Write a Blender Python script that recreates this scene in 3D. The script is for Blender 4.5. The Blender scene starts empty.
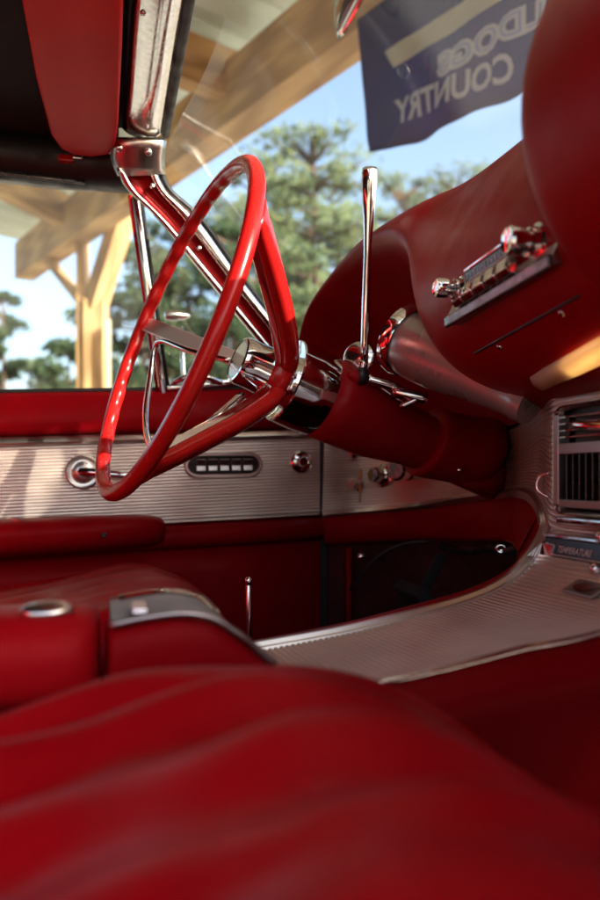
import bpy, bmesh, math, random
from mathutils import Vector, Matrix
from mathutils.bvhtree import BVHTree
random.seed(7)
PI = math.pi
scene = bpy.context.scene
col = scene.collection

# ------------------------------------------------------------------ camera, sky, sun, exposure
CZ = 0.72                        # camera height above the ground
FPX = 800.0                      # focal length in photo pixels (600 x 900)
YAW = math.atan(195 / FPX)       # camera turned towards the car's nose
HOR = 477.0                      # photo row of the horizon
cam = bpy.data.cameras.new("Camera")
camo = bpy.data.objects.new("Camera", cam)
col.objects.link(camo)
camo.location = (0, 0, CZ)
camo.rotation_euler = (PI / 2, 0, -YAW)
cam.sensor_fit = 'VERTICAL'
cam.sensor_height = 36
cam.sensor_width = 24
cam.lens = 36 * FPX / 900
cam.shift_y = (HOR - 450) / 900
cam.clip_start = 0.02
cam.clip_end = 2000
cam.dof.use_dof = True
cam.dof.focus_distance = 0.93
cam.dof.aperture_fstop = 4.0
scene.camera = camo

SUN_EL = math.radians(29)
SUN_AZ = math.radians(-45.5)
SUN_DIR = Vector((math.cos(SUN_AZ) * math.cos(SUN_EL), math.sin(SUN_AZ) * math.cos(SUN_EL), math.sin(SUN_EL)))
w = bpy.data.worlds.new("World")
scene.world = w
w.use_nodes = True
wn = w.node_tree
sky = wn.nodes.new("ShaderNodeTexSky")
sky.sky_type = 'NISHITA'
sky.sun_disc = False
sky.sun_elevation = SUN_EL
sky.sun_rotation = math.atan2(SUN_DIR.x, SUN_DIR.y)
sky.air_density = 1.0
sky.dust_density = 4.0
wn.links.new(sky.outputs[0], wn.nodes["Background"].inputs[0])
wn.nodes["Background"].inputs[1].default_value = 0.15
sun = bpy.data.lights.new("Sun", 'SUN')
sun.energy = 4.5
sun.angle = math.radians(0.5)
sun.color = (1.0, 0.92, 0.80)
suno = bpy.data.objects.new("Sun", sun)
col.objects.link(suno)
suno.location = (6, -5, 8)
suno.rotation_euler = SUN_DIR.to_track_quat('Z', 'Y').to_euler()
scene.view_settings.view_transform = 'Standard'
scene.view_settings.look = 'None'
scene.view_settings.gamma = 1
scene.view_settings.use_curve_mapping = False
scene.view_settings.exposure = 1.7
cy = scene.cycles
cy.use_denoising = True
cy.max_bounces = 10
cy.diffuse_bounces = 5
cy.glossy_bounces = 5
cy.transparent_max_bounces = 16
cy.caustics_reflective = False
cy.caustics_refractive = False
cy.sample_clamp_indirect = 5

# ------------------------------------------------------------------ helpers
CF = Vector((math.sin(YAW), math.cos(YAW), 0))
CR = Vector((math.cos(YAW), -math.sin(YAW), 0))
def D(px, py):
    return CF + CR * ((px - 300) / FPX) + Vector((0, 0, (HOR - py) / FPX))
def P(px, py, x=None, y=None, z=None, t=None):
    """photo pixel + the plane it lies on -> point (heights relative to the camera)"""
    d = D(px, py)
    if x is not None: t = x / d.x
    elif y is not None: t = y / d.y
    elif z is not None: t = z / d.z
    return d * t
def V(*a): return Vector(a)
def crom(pts, n=6):
    pts = [Vector(p) for p in pts]
    q = [pts[0] * 2 - pts[1]] + pts + [pts[-1] * 2 - pts[-2]]
    out = []
    for i in range(1, len(q) - 2):
        a, b, c, d = q[i - 1:i + 3]
        for k in range(n):
            t = k / n
            out.append(0.5 * ((2 * b) + (c - a) * t + (2 * a - 5 * b + 4 * c - d) * t * t + (3 * b - a - 3 * c + d) * t ** 3))
    out.append(pts[-1])
    return out
ORIG = {}
def mk(name, vf, mat, parent=None, smooth=True, sub=0, bev=0, solid=0, auto=None, offset=-1):
    """vf = (verts, faces), heights relative to the camera"""
    vs, fs = vf
    vs = [Vector((v[0], v[1], v[2] + CZ)) for v in vs]
    lo = Vector([min(v[i] for v in vs) for i in range(3)])
    hi = Vector([max(v[i] for v in vs) for i in range(3)])
    o0 = (lo + hi) / 2
    o0.z = lo.z
    me = bpy.data.meshes.new(name)
    me.from_pydata([v - o0 for v in vs], [], fs)
    bm = bmesh.new(); bm.from_mesh(me)
    bmesh.ops.remove_doubles(bm, verts=bm.verts, dist=1e-6)
    bmesh.ops.recalc_face_normals(bm, faces=bm.faces)
    bm.to_mesh(me); bm.free()
    if mat: me.materials.append(M[mat])
    if smooth:
        me.polygons.foreach_set("use_smooth", [True] * len(me.polygons))
        if auto: me.set_sharp_from_angle(angle=math.radians(auto))
    ob = bpy.data.objects.new(name, me)
    col.objects.link(ob)
    ORIG[ob.name] = o0
    if parent is not None:
        ob.parent = parent
        ob.location = o0 - ORIG[parent.name]
    else:
        ob.location = o0
    if solid:
        m = ob.modifiers.new("s", 'SOLIDIFY'); m.thickness = solid; m.offset = offset
    if bev:
        m = ob.modifiers.new("b", 'BEVEL'); m.width = bev; m.segments = 3; m.limit_method = 'ANGLE'
    if sub:
        m = ob.modifiers.new("u", 'SUBSURF'); m.levels = sub; m.render_levels = sub
    return ob
def emp(name, loc, parent=None):
    o = bpy.data.objects.new(name, None)
    col.objects.link(o)
    o.empty_display_size = 0.1
    wl = Vector((loc[0], loc[1], loc[2] + CZ))
    ORIG[o.name] = wl
    o.location = wl - ORIG[parent.name] if parent else wl
    if parent: o.parent = parent
    return o
def tag(o, label, cat=None, group=None, kind=None):
    if label: o["label"] = label
    if cat: o["category"] = cat
    if group: o["group"] = group
    if kind: o["kind"] = kind
    return o
def join(*vfs):
    V_, F_ = [], []
    for v, f in vfs:
        b = len(V_); V_ += list(v); F_ += [tuple(i + b for i in q) for q in f]
    return V_, F_
def loft(rows, cu=False, cv=False, caps=False):
    n = len(rows[0]); m = len(rows)
    vs = [p for r in rows for p in r]; fs = []
    for i in range(m if cv else m - 1):
        for j in range(n if cu else n - 1):
            a = i * n + j; b = i * n + (j + 1) % n
            c = ((i + 1) % m) * n + (j + 1) % n; d = ((i + 1) % m) * n + j
            fs.append((a, b, c, d))
    if caps:
        fs.append(tuple(range(n))); fs.append(tuple((m - 1) * n + j for j in range(n)))
    return vs, fs
def frames(path, closed=False):
    n = len(path); T = []
    for i in range(n):
        a = path[i - 1] if (i > 0 or closed) else path[i]
        b = path[(i + 1) % n] if (i < n - 1 or closed) else path[i]
        T.append((b - a).normalized())
    up = Vector((0, 0, 1)) if abs(T[0].z) < 0.9 else Vector((0, 1, 0))
    N = (up - T[0] * up.dot(T[0])).normalized()
    out = []
    for t in T:
        N = (N - t * N.dot(t)).normalized()
        out.append((t, N, t.cross(N)))
    return out
def tube(path, r, n=12, closed=False, caps=True):
    path = [Vector(p) for p in path]
    rr = r if isinstance(r, (list, tuple)) else [r] * len(path)
    rows = []
    for p, R_, (t, a, b) in zip(path, rr, frames(path, closed)):
        rows.append([p + (a * math.cos(2 * PI * k / n) + b * math.sin(2 * PI * k / n)) * R_ for k in range(n)])
    return loft(rows, cu=True, cv=closed, caps=caps and not closed)
def basis(ax):
    ax = Vector(ax).normalized()
    up = Vector((0, 0, 1)) if abs(ax.z) < 0.9 else Vector((1, 0, 0))
    a = (up - ax * up.dot(ax)).normalized()
    return ax, a, ax.cross(a)
def lathe(o, ax, prof, n=28, caps=True):
    """prof = [(distance along axis, radius)]"""
    ax, a, b = basis(ax); o = Vector(o)
    return loft([[o + ax * s + (a * math.cos(2 * PI * k / n) + b * math.sin(2 * PI * k / n)) * r for k in range(n)] for s, r in prof], cu=True, caps=caps)
def box(c, s, ex=None, ey=None, ez=None):
    c = Vector(c)
    ex = Vector(ex or (1, 0, 0)); ey = Vector(ey or (0, 1, 0)); ez = Vector(ez or (0, 0, 1))
    vs = [c + ex * (i * s[0] / 2) + ey * (j * s[1] / 2) + ez * (k * s[2] / 2) for i in (-1, 1) for j in (-1, 1) for k in (-1, 1)]
    return vs, [(0, 1, 3, 2), (4, 6, 7, 5), (0, 4, 5, 1), (2, 3, 7, 6), (0, 2, 6, 4), (1, 5, 7, 3)]
def sweep(prof, path, upv, closed=False, caps=True):
    """prof = [(side, up)] carried along the path; up is fixed, side = tangent x up"""
    rows = []
    for p, (t, _, _) in zip(path, frames(path, closed)):
        u = (Vector(upv) - t * Vector(upv).dot(t)).normalized(); s = t.cross(u)
        rows.append([p + s * a + u * b for a, b in prof])
    return loft(rows, cu=True, cv=closed, caps=caps and not closed)
def bar(a, b, w_, h_, up=(0, 0, 1)):
    a = Vector(a); b = Vector(b)
    return sweep([(-w_ / 2, -h_ / 2), (w_ / 2, -h_ / 2), (w_ / 2, h_ / 2), (-w_ / 2, h_ / 2)], [a, b], up)
def beam(name, a, b, w_, h_, mat_, parent, up=(0, 0, 1), bev=0.005):
    """squared timber with its own axes: x along the grain"""
    a = Vector(a); b = Vector(b); L_ = (b - a).length
    vs, fs = box((0, 0, 0), (L_, w_, h_))
    me = bpy.data.meshes.new(name); me.from_pydata(vs, [], fs)
    bm = bmesh.new(); bm.from_mesh(me); bmesh.ops.recalc_face_normals(bm, faces=bm.faces); bm.to_mesh(me); bm.free()
    me.materials.append(M[mat_])
    ob = bpy.data.objects.new(name, me); col.objects.link(ob)
    ex = (b - a).normalized(); ey = Vector(up).cross(ex).normalized(); ez = ex.cross(ey)
    c = (a + b) / 2 + Vector((0, 0, CZ))
    ob.parent = parent
    ob.matrix_local = Matrix.Translation(c - ORIG[parent.name]) @ Matrix((ex, ey, ez)).transposed().to_4x4()
    ORIG[ob.name] = c
    if bev:
        m = ob.modifiers.new("b", 'BEVEL'); m.width = bev; m.segments = 2
    return ob
def text_vf(body, size, o, ex, ey, extr=0.0, shear=0.0, bold=0.0, space=1.0):
    cu = bpy.data.curves.new("lettering", 'FONT')
    cu.body = body; cu.size = size; cu.extrude = extr; cu.shear = shear; cu.offset = bold
    cu.align_x = 'CENTER'; cu.align_y = 'CENTER'; cu.space_character = space; cu.resolution_u = 3
    to = bpy.data.objects.new("lettering", cu); col.objects.link(to)
    dg = bpy.context.evaluated_depsgraph_get()
    me = to.evaluated_get(dg).to_mesh()
    ex = Vector(ex).normalized(); ey = Vector(ey).normalized(); ez = ex.cross(ey)
    vs = [Vector(o) + ex * v.co.x + ey * v.co.y + ez * v.co.z for v in me.vertices]
    fs = [tuple(p.vertices) for p in me.polygons]
    to.evaluated_get(dg).to_mesh_clear()
    bpy.data.objects.remove(to); bpy.data.curves.remove(cu)
    return vs, fs

# ------------------------------------------------------------------ materials
M = {}
def mat(name, base, rough=0.5, metal=0.0, spec=0.5, bump=None, var=None, coat=0.0, roughvar=None, tint=None):
    m = bpy.data.materials.new(name); m.use_nodes = True
    nt = m.node_tree; b = nt.nodes["Principled BSDF"]
    b.inputs["Base Color"].default_value = (*base, 1)
    b.inputs["Roughness"].default_value = rough
    b.inputs["Metallic"].default_value = metal
    b.inputs["Specular IOR Level"].default_value = spec
    if tint: b.inputs["Specular Tint"].default_value = (*tint, 1)
    b.inputs["Coat Weight"].default_value = coat
    b.inputs["Coat Roughness"].default_value = 0.08
    tc = nt.nodes.new("ShaderNodeTexCoord"); co = tc.outputs["Object"]
    if var:                                       # (scale, amount) mottled colour
        n = nt.nodes.new("ShaderNodeTexNoise"); n.inputs["Scale"].default_value = var[0]; n.inputs["Detail"].default_value = 6
        nt.links.new(co, n.inputs["Vector"])
        r = nt.nodes.new("ShaderNodeMapRange"); r.inputs["From Min"].default_value = 0.3; r.inputs["From Max"].default_value = 0.7
        r.inputs["To Min"].default_value = 1 - var[1]; r.inputs["To Max"].default_value = 1 + var[1]
        nt.links.new(n.outputs[0], r.inputs[0])
        mx = nt.nodes.new("ShaderNodeVectorMath"); mx.operation = 'SCALE'
        mx.inputs[0].default_value = base
        nt.links.new(r.outputs[0], mx.inputs["Scale"])
        nt.links.new(mx.outputs[0], b.inputs["Base Color"])
    if roughvar:
        n = nt.nodes.new("ShaderNodeTexNoise"); n.inputs["Scale"].default_value = roughvar[0]; n.inputs["Detail"].default_value = 8
        nt.links.new(co, n.inputs["Vector"])
        r = nt.nodes.new("ShaderNodeMapRange"); r.inputs["From Min"].default_value = 0.35; r.inputs["From Max"].default_value = 0.7
        r.inputs["To Min"].default_value = max(0.01, rough - roughvar[1]); r.inputs["To Max"].default_value = rough + roughvar[1]
        nt.links.new(n.outputs[0], r.inputs[0]); nt.links.new(r.outputs[0], b.inputs["Roughness"])
    if bump:                                      # list of (kind, scale, strength, distance)
        prev = None
        for kind, sc, st, di in bump:
            if kind == 'v':
                n = nt.nodes.new("ShaderNodeTexVoronoi"); n.inputs["Scale"].default_value = sc; out = n.outputs["Distance"]
            else:
                n = nt.nodes.new("ShaderNodeTexNoise"); n.inputs["Scale"].default_value = sc; n.inputs["Detail"].default_value = 5; out = n.outputs[0]
            nt.links.new(co, n.inputs["Vector"])
            bp = nt.nodes.new("ShaderNodeBump"); bp.inputs["Strength"].default_value = st; bp.inputs["Distance"].default_value = di
            nt.links.new(out, bp.inputs["Height"])
            if prev: nt.links.new(prev.outputs[0], bp.inputs["Normal"])
            prev = bp
        nt.links.new(prev.outputs[0], b.inputs["Normal"])
    M[name] = m
    return m
RED = (0.27, 0.0024, 0.006)
RT = (1.0, 0.45, 0.42)
mat("red_vinyl", RED, 0.38, spec=0.10, tint=RT, bump=[('v', 700, 0.25, 0.0006), ('n', 14, 0.25, 0.004)], var=(9, 0.12), roughvar=(30, 0.08))
mat("bounce_lit_vinyl", (0.60, 0.010, 0.016), 0.42, spec=0.05, tint=RT, bump=[('v', 600, 0.2, 0.0005), ('n', 16, 0.2, 0.004)], var=(9, 0.10))  # visor's red vinyl, with light bounced up from below painted into a brighter base
mat("red_leather", (0.36, 0.0034, 0.008), 0.40, spec=0.14, tint=RT, bump=[('v', 500, 0.3, 0.0008), ('n', 20, 0.35, 0.006)], var=(12, 0.14), roughvar=(25, 0.08))
mat("red_paint", (0.30, 0.005, 0.009), 0.30, spec=0.16, tint=RT, bump=[('n', 300, 0.05, 0.0004)], var=(14, 0.08), roughvar=(40, 0.08))
mat("red_plastic", (0.50, 0.010, 0.009), 0.24, spec=0.40, var=(35, 0.10), roughvar=(90, 0.05), bump=[('n', 35, 0.05, 0.002)])
mat("red_carpet", (0.06, 0.004, 0.005), 0.95, bump=[('n', 400, 0.8, 0.004)], var=(60, 0.3))
mat("chrome", (0.74, 0.73, 0.72), 0.09, metal=1, roughvar=(70, 0.06), bump=[('n', 45, 0.04, 0.001)])
mat("worn_chrome", (0.68, 0.65, 0.62), 0.16, metal=1, roughvar=(120, 0.08), bump=[('n', 90, 0.03, 0.0006)], var=(140, 0.12))
mat("tube_chrome", (0.42, 0.40, 0.38), 0.30, metal=0.55, roughvar=(40, 0.06), var=(30, 0.06))
mat("brushed_chrome", (0.82, 0.76, 0.72), 0.42, metal=1)
mat("satin_chrome", (0.72, 0.68, 0.64), 0.28, metal=1)
mat("aluminium", (0.78, 0.67, 0.60), 0.43, metal=1, roughvar=(18, 0.08), var=(22, 0.09), bump=[('n', 28, 0.10, 0.004)])
mat("dark_metal", (0.16, 0.15, 0.15), 0.35, metal=1, roughvar=(80, 0.1))
mat("grey_tray", (0.30, 0.27, 0.25), 0.6, var=(40, 0.2))
mat("grey_metal", (0.42, 0.39, 0.38), 0.38, metal=1, roughvar=(80, 0.1))
mat("black_cloth", (0.010, 0.009, 0.010), 0.85, bump=[('n', 300, 0.5, 0.002)], var=(30, 0.3))
mat("black_rubber", (0.012, 0.012, 0.012), 0.55, roughvar=(40, 0.15))
mat("black_gloss", (0.010, 0.009, 0.009), 0.25)
mat("ivory_print", (0.75, 0.70, 0.62), 0.5)
mat("silver_plate", (0.80, 0.69, 0.47), 0.25, var=(20, 0.06))
mat("brass", (0.55, 0.36, 0.14), 0.35, metal=1)
mat("bark", (0.11, 0.075, 0.05), 0.9, bump=[('n', 12, 1.0, 0.05)], var=(8, 0.35))
mat("roof_sheet", (0.55, 0.63, 0.56), 0.45, metal=0.2, var=(2.0, 0.2), roughvar=(6, 0.15))
mat("tan_tool", (0.5, 0.42, 0.3), 0.6, var=(10, 0.1))
mat("car_paint", (0.33, 0.008, 0.012), 0.2, coat=0.8, var=(5, 0.03))
mat("ground", (0.34, 0.29, 0.20), 0.95, var=(0.6, 0.35), bump=[('n', 6, 0.8, 0.05)])
mat("concrete", (0.34, 0.32, 0.28), 0.9, var=(1.5, 0.15), bump=[('n', 30, 0.4, 0.01)])

def wood(name, c1, c2):
    m = bpy.data.materials.new(name); m.use_nodes = True; nt = m.node_tree; b = nt.nodes["Principled BSDF"]
    tc = nt.nodes.new("ShaderNodeTexCoord"); mp = nt.nodes.new("ShaderNodeMapping")
    mp.inputs["Scale"].default_value = (0.9, 14, 14)
    n = nt.nodes.new("ShaderNodeTexNoise"); n.inputs["Scale"].default_value = 1.2; n.inputs["Detail"].default_value = 9; n.inputs["Distortion"].default_value = 1.6
    wv = nt.nodes.new("ShaderNodeTexWave"); wv.inputs["Scale"].default_value = 0.7; wv.inputs["Distortion"].default_value = 7; wv.inputs["Detail"].default_value = 3
    nt.links.new(tc.outputs["Object"], mp.inputs[0]); nt.links.new(mp.outputs[0], n.inputs["Vector"]); nt.links.new(mp.outputs[0], wv.inputs["Vector"])
    mx = nt.nodes.new("ShaderNodeMath"); mx.operation = 'MULTIPLY'; nt.links.new(n.outputs[0], mx.inputs[0]); nt.links.new(wv.outputs[1], mx.inputs[1])
    cr = nt.nodes.new("ShaderNodeValToRGB"); cr.color_ramp.elements[0].color = (*c2, 1); cr.color_ramp.elements[1].color = (*c1, 1); cr.color_ramp.elements[1].position = 0.6
    nt.links.new(mx.outputs[0], cr.inputs[0]); nt.links.new(cr.outputs[0], b.inputs["Base Color"])
    b.inputs["Roughness"].default_value = 0.75
    bp = nt.nodes.new("ShaderNodeBump"); bp.inputs["Strength"].default_value = 0.3; bp.inputs["Distance"].default_value = 0.01
    nt.links.new(mx.outputs[0], bp.inputs["Height"]); nt.links.new(bp.outputs[0], b.inputs["Normal"])
    M[name] = m
wood("timber", (0.56, 0.36, 0.16), (0.33, 0.19, 0.08))

def leafmat(name, c):
    m = bpy.data.materials.new(name); m.use_nodes = True; nt = m.node_tree
    nt.nodes.remove(nt.nodes["Principled BSDF"])
    df = nt.nodes.new("ShaderNodeBsdfDiffuse"); tr = nt.nodes.new("ShaderNodeBsdfTranslucent"); mx = nt.nodes.new("ShaderNodeMixShader")
    tc = nt.nodes.new("ShaderNodeTexCoord"); n = nt.nodes.new("ShaderNodeTexNoise"); n.inputs["Scale"].default_value = 1.3; n.inputs["Detail"].default_value = 4
    nt.links.new(tc.outputs["Object"], n.inputs["Vector"])
    cr = nt.nodes.new("ShaderNodeValToRGB"); cr.color_ramp.elements[0].position = 0.3; cr.color_ramp.elements[1].position = 0.7
    cr.color_ramp.elements[0].color = (c[0] * 0.6, c[1] * 0.65, c[2] * 0.7, 1); cr.color_ramp.elements[1].color = (c[0] * 1.4, c[1] * 1.3, c[2] * 1.1, 1)
    nt.links.new(n.outputs[0], cr.inputs[0]); nt.links.new(cr.outputs[0], df.inputs[0]); nt.links.new(cr.outputs[0], tr.inputs[0])
    mx.inputs[0].default_value = 0.35
    nt.links.new(df.outputs[0], mx.inputs[1]); nt.links.new(tr.outputs[0], mx.inputs[2])
    nt.links.new(mx.outputs[0], nt.nodes["Material Output"].inputs[0])
    M[name] = m
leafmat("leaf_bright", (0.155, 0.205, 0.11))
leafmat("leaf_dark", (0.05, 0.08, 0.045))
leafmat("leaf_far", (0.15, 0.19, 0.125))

def glass(name, tint, dust):
    m = bpy.data.materials.new(name); m.use_nodes = True; nt = m.node_tree
    nt.nodes.remove(nt.nodes["Principled BSDF"])
    tr = nt.nodes.new("ShaderNodeBsdfTransparent"); tr.inputs[0].default_value = (*tint, 1)
    gl = nt.nodes.new("ShaderNodeBsdfGlossy"); gl.inputs["Roughness"].default_value = 0.02
    ge = nt.nodes.new("ShaderNodeNewGeometry")
    dt = nt.nodes.new("ShaderNodeVectorMath"); dt.operation = 'DOT_PRODUCT'
    nt.links.new(ge.outputs["Incoming"], dt.inputs[0]); nt.links.new(ge.outputs["Normal"], dt.inputs[1])
    ab = nt.nodes.new("ShaderNodeMath"); ab.operation = 'ABSOLUTE'; nt.links.new(dt.outputs["Value"], ab.inputs[0])
    om = nt.nodes.new("ShaderNodeMath"); om.operation = 'SUBTRACT'; om.inputs[0].default_value = 1; nt.links.new(ab.outputs[0], om.inputs[1])
    pw = nt.nodes.new("ShaderNodeMath"); pw.operation = 'POWER'; pw.inputs[1].default_value = 5; nt.links.new(om.outputs[0], pw.inputs[0])
    fr = nt.nodes.new("ShaderNodeMath"); fr.operation = 'MULTIPLY_ADD'; fr.inputs[1].default_value = 0.85; fr.inputs[2].default_value = 0.07
    nt.links.new(pw.outputs[0], fr.inputs[0])
    mx = nt.nodes.new("ShaderNodeMixShader")
    nt.links.new(fr.outputs[0], mx.inputs[0]); nt.links.new(tr.outputs[0], mx.inputs[1]); nt.links.new(gl.outputs[0], mx.inputs[2])
    tl = nt.nodes.new("ShaderNodeBsdfTranslucent"); tl.inputs[0].default_value = (0.85, 0.87, 0.85, 1)
    n = nt.nodes.new("ShaderNodeTexNoise"); n.inputs["Scale"].default_value = 5; n.inputs["Detail"].default_value = 6
    tc = nt.nodes.new("ShaderNodeTexCoord"); nt.links.new(tc.outputs["Object"], n.inputs["Vector"])
    r = nt.nodes.new("ShaderNodeMapRange"); r.inputs["To Min"].default_value = dust * 0.5; r.inputs["To Max"].default_value = dust * 1.5
    nt.links.new(n.outputs[0], r.inputs[0])
    m2 = nt.nodes.new("ShaderNodeMixShader")
    nt.links.new(r.outputs[0], m2.inputs[0]); nt.links.new(mx.outputs[0], m2.inputs[1]); nt.links.new(tl.outputs[0], m2.inputs[2])
    nt.links.new(m2.outputs[0], nt.nodes["Material Output"].inputs[0])
    M[name] = m
glass("windshield_glass", (0.93, 0.965, 0.94), 0.03)
glass("side_glass", (0.92, 0.96, 0.95), 0.015)
glass("lens_glass", (0.9, 0.9, 0.9), 0.0)

def clothmat(name, c):
    m = bpy.data.materials.new(name); m.use_nodes = True; nt = m.node_tree; nt.nodes.remove(nt.nodes["Principled BSDF"])
    a = nt.nodes.new("ShaderNodeBsdfTranslucent"); b = nt.nodes.new("ShaderNodeBsdfDiffuse"); x = nt.nodes.new("ShaderNodeMixShader"); x.inputs[0].default_value = 0.6
    tc = nt.nodes.new("ShaderNodeTexCoord"); n = nt.nodes.new("ShaderNodeTexNoise"); n.inputs["Scale"].default_value = 7; n.inputs["Detail"].default_value = 5
    cr = nt.nodes.new("ShaderNodeValToRGB"); cr.color_ramp.elements[0].color = tuple(v * .8 for v in c) + (1,); cr.color_ramp.elements[1].color = tuple(min(1, v * 1.2) for v in c) + (1,)
    nt.links.new(tc.outputs["Object"], n.inputs["Vector"]); nt.links.new(n.outputs[0], cr.inputs[0])
    nt.links.new(cr.outputs[0], a.inputs[0]); nt.links.new(cr.outputs[0], b.inputs[0])
    nt.links.new(b.outputs[0], x.inputs[1]); nt.links.new(a.outputs[0], x.inputs[2]); nt.links.new(x.outputs[0], nt.nodes["Material Output"].inputs[0])
    M[name] = m
clothmat("navy_cloth", (0.022, 0.026, 0.15)); clothmat("white_print", (0.88, 0.88, 0.88)); clothmat("cream_print", (0.88, 0.80, 0.60)); clothmat("blue_print", (0.22, 0.33, 0.70))
def lampmats():
    m = bpy.data.materials.new("lamp_lens"); m.use_nodes = True; nt = m.node_tree; nt.nodes.remove(nt.nodes["Principled BSDF"])
    a = nt.nodes.new("ShaderNodeBsdfTranslucent"); a.inputs[0].default_value = (0.85, 0.72, 0.46, 1)
    b = nt.nodes.new("ShaderNodeBsdfDiffuse"); b.inputs[0].default_value = (0.80, 0.70, 0.50, 1)
    c = nt.nodes.new("ShaderNodeBsdfGlossy"); c.inputs["Roughness"].default_value = 0.15
    x = nt.nodes.new("ShaderNodeMixShader"); x.inputs[0].default_value = 0.5
    y = nt.nodes.new("ShaderNodeMixShader"); y.inputs[0].default_value = 0.06
    nt.links.new(b.outputs[0], x.inputs[1]); nt.links.new(a.outputs[0], x.inputs[2])
    nt.links.new(x.outputs[0], y.inputs[1]); nt.links.new(c.outputs[0], y.inputs[2])
    nt.links.new(y.outputs[0], nt.nodes["Material Output"].inputs[0]); M["lamp_lens"] = m
    m = bpy.data.materials.new("lamp_bulb"); m.use_nodes = True
    p = m.node_tree.nodes["Principled BSDF"]; p.inputs["Emission Color"].default_value = (1.0, 0.62, 0.25, 1); p.inputs["Emission Strength"].default_value = 1.3
    M["lamp_bulb"] = m
lampmats()

# ------------------------------------------------------------------ ground and carport
def sheet(x0, x1, y0, y1, z, n=1):
    rows = [[V(x0 + (x1 - x0) * i / n, y0 + (y1 - y0) * j / n, z) for i in range(n + 1)] for j in range(n + 1)]
    return loft(rows)
g = mk("ground", sheet(-400, 400, -400, 400, -CZ), "ground", smooth=False)
tag(g, "dry sandy ground around the carport", "ground", kind="structure")
g = mk("carport_slab", sheet(-6, 3.2, -4, 6.6, -CZ + 0.004), "concrete", smooth=False)
tag(g, "pale concrete slab under the carport", "slab", kind="structure")

AD = Vector((0.36, -0.93, 0)).normalized()         # direction of the eave beam
AN = Vector((-AD.y, AD.x, 0))                      # outwards, away from the shelter
A0 = Vector((0.08, 4.5, 0))
carport = emp("timber_carport", (-0.06, 5.15, -CZ))
tag(carport, "open timber carport with braced post and corrugated metal roof over the car", "carport")
BZ = 1.45
beam("eave_beam", A0 - AD * 1.83 + V(0, 0, BZ + 0.13), A0 + AD * 5.8 + V(0, 0, BZ + 0.13), 0.14, 0.26, "timber", carport)
# post under the beam
pb = A0 - AD * 0.72 - AN * 0.0
pp = P(93, 300, t=5.0); pp.z = 0
px_ = Vector((0.45, -0.89, 0)).normalized()
pq = lambda px: V(*(P(px, HOR, t=5.0).xy), 0)
beam("post", pq(82.7) + V(0, 0, -CZ), pq(82.7) + V(0, 0, BZ + .12), 0.145, 0.047, "timber", carport, up=CR)
beam("post", pq(97) - CF * .03 + V(0, 0, -CZ), pq(97) - CF * .03 + V(0, 0, 1.10), 0.13, 0.128, "timber", carport, up=CR)
beam("brace", pq(96) - CF * .03 + V(0, 0, 1.06), P(128, 200, t=4.75), 0.12, 0.11, "timber", carport)
beam("brace", pq(84) + V(0, 0, 1.08), P(44, 254, t=5.45), 0.06, 0.05, "timber", carport)
# rafters running back from the eave beam
RD = Vector((-0.62, -0.78, 0)).normalized()
for s_ in (-0.85, 1.25, 3.4, 5.4):
    st = A0 + AD * s_
    d_ = RD if s_ < 0 else -AN
    beam("rafter", st + V(0, 0, BZ + 0.22), st + d_ * 5.5 + V(0, 0, BZ + 0.55), 0.09, 0.20, "timber", carport)
# other posts at the back corner
for q in (A0 - AN * 5 - AD * 1.2, A0 - AN * 5 + AD * 5.5, A0 + AD * 5.6):
    beam("post", q + V(0, 0, -CZ), q + V(0, 0, BZ + .1), 0.145, 0.145, "timber", carport, up=AD)
# corrugated roof: each sheet 0.8 m wide
def roof_sheet(s0, s1, o0, o1):
    rows = []
    n = int((s1 - s0) / 0.0333)
    for i in range(n + 1):
        s_ = s0 + (s1 - s0) * i / n
        ph = (i % 8)
        dz = 0.034 if ph in (0, 1, 7) else (0.0 if ph in (3, 4, 5) else 0.017)
        r = []
        for o_ in (o0, o1):
            zz = BZ + 0.40 - o_ * 0.06
            p = A0 + AD * s_ + AN * o_
            r.append(V(p.x, p.y, zz + dz))
        rows.append(r)
    return loft(rows)
k = -2.3
while k < 4.9:
    mk("roof_sheet", roof_sheet(k, k + 0.82, -6.0, 0.33 + random.uniform(-0.015, 0.015)), "roof_sheet", carport, smooth=False, solid=0.002)
    k += 0.80
for o_ in (-4.2, -3.0, -1.9, -0.9):
    a = A0 - AD * 2.2 + AN * o_; b = A0 + AD * 5.7 + AN * o_
    zz = BZ + 0.40 - o_ * 0.06 - 0.035
    beam("purlin", V(a.x, a.y, zz), V(b.x, b.y, zz), 0.09, 0.045, "timber", carport)

board = mk("leaning_board", join(box(P(109, 361, t=4.85) + V(0, 0, -0.35), (0.022, 0.03, 1.2)), tube([P(109, 330, t=4.85), P(109, 328, t=4.85) + V(0, 0, 0.02)], [0.014, 0.006], 8)), "tan_tool", smooth=False)
tag(board, "thin pale board leaning against the carport post", "board")

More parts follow.
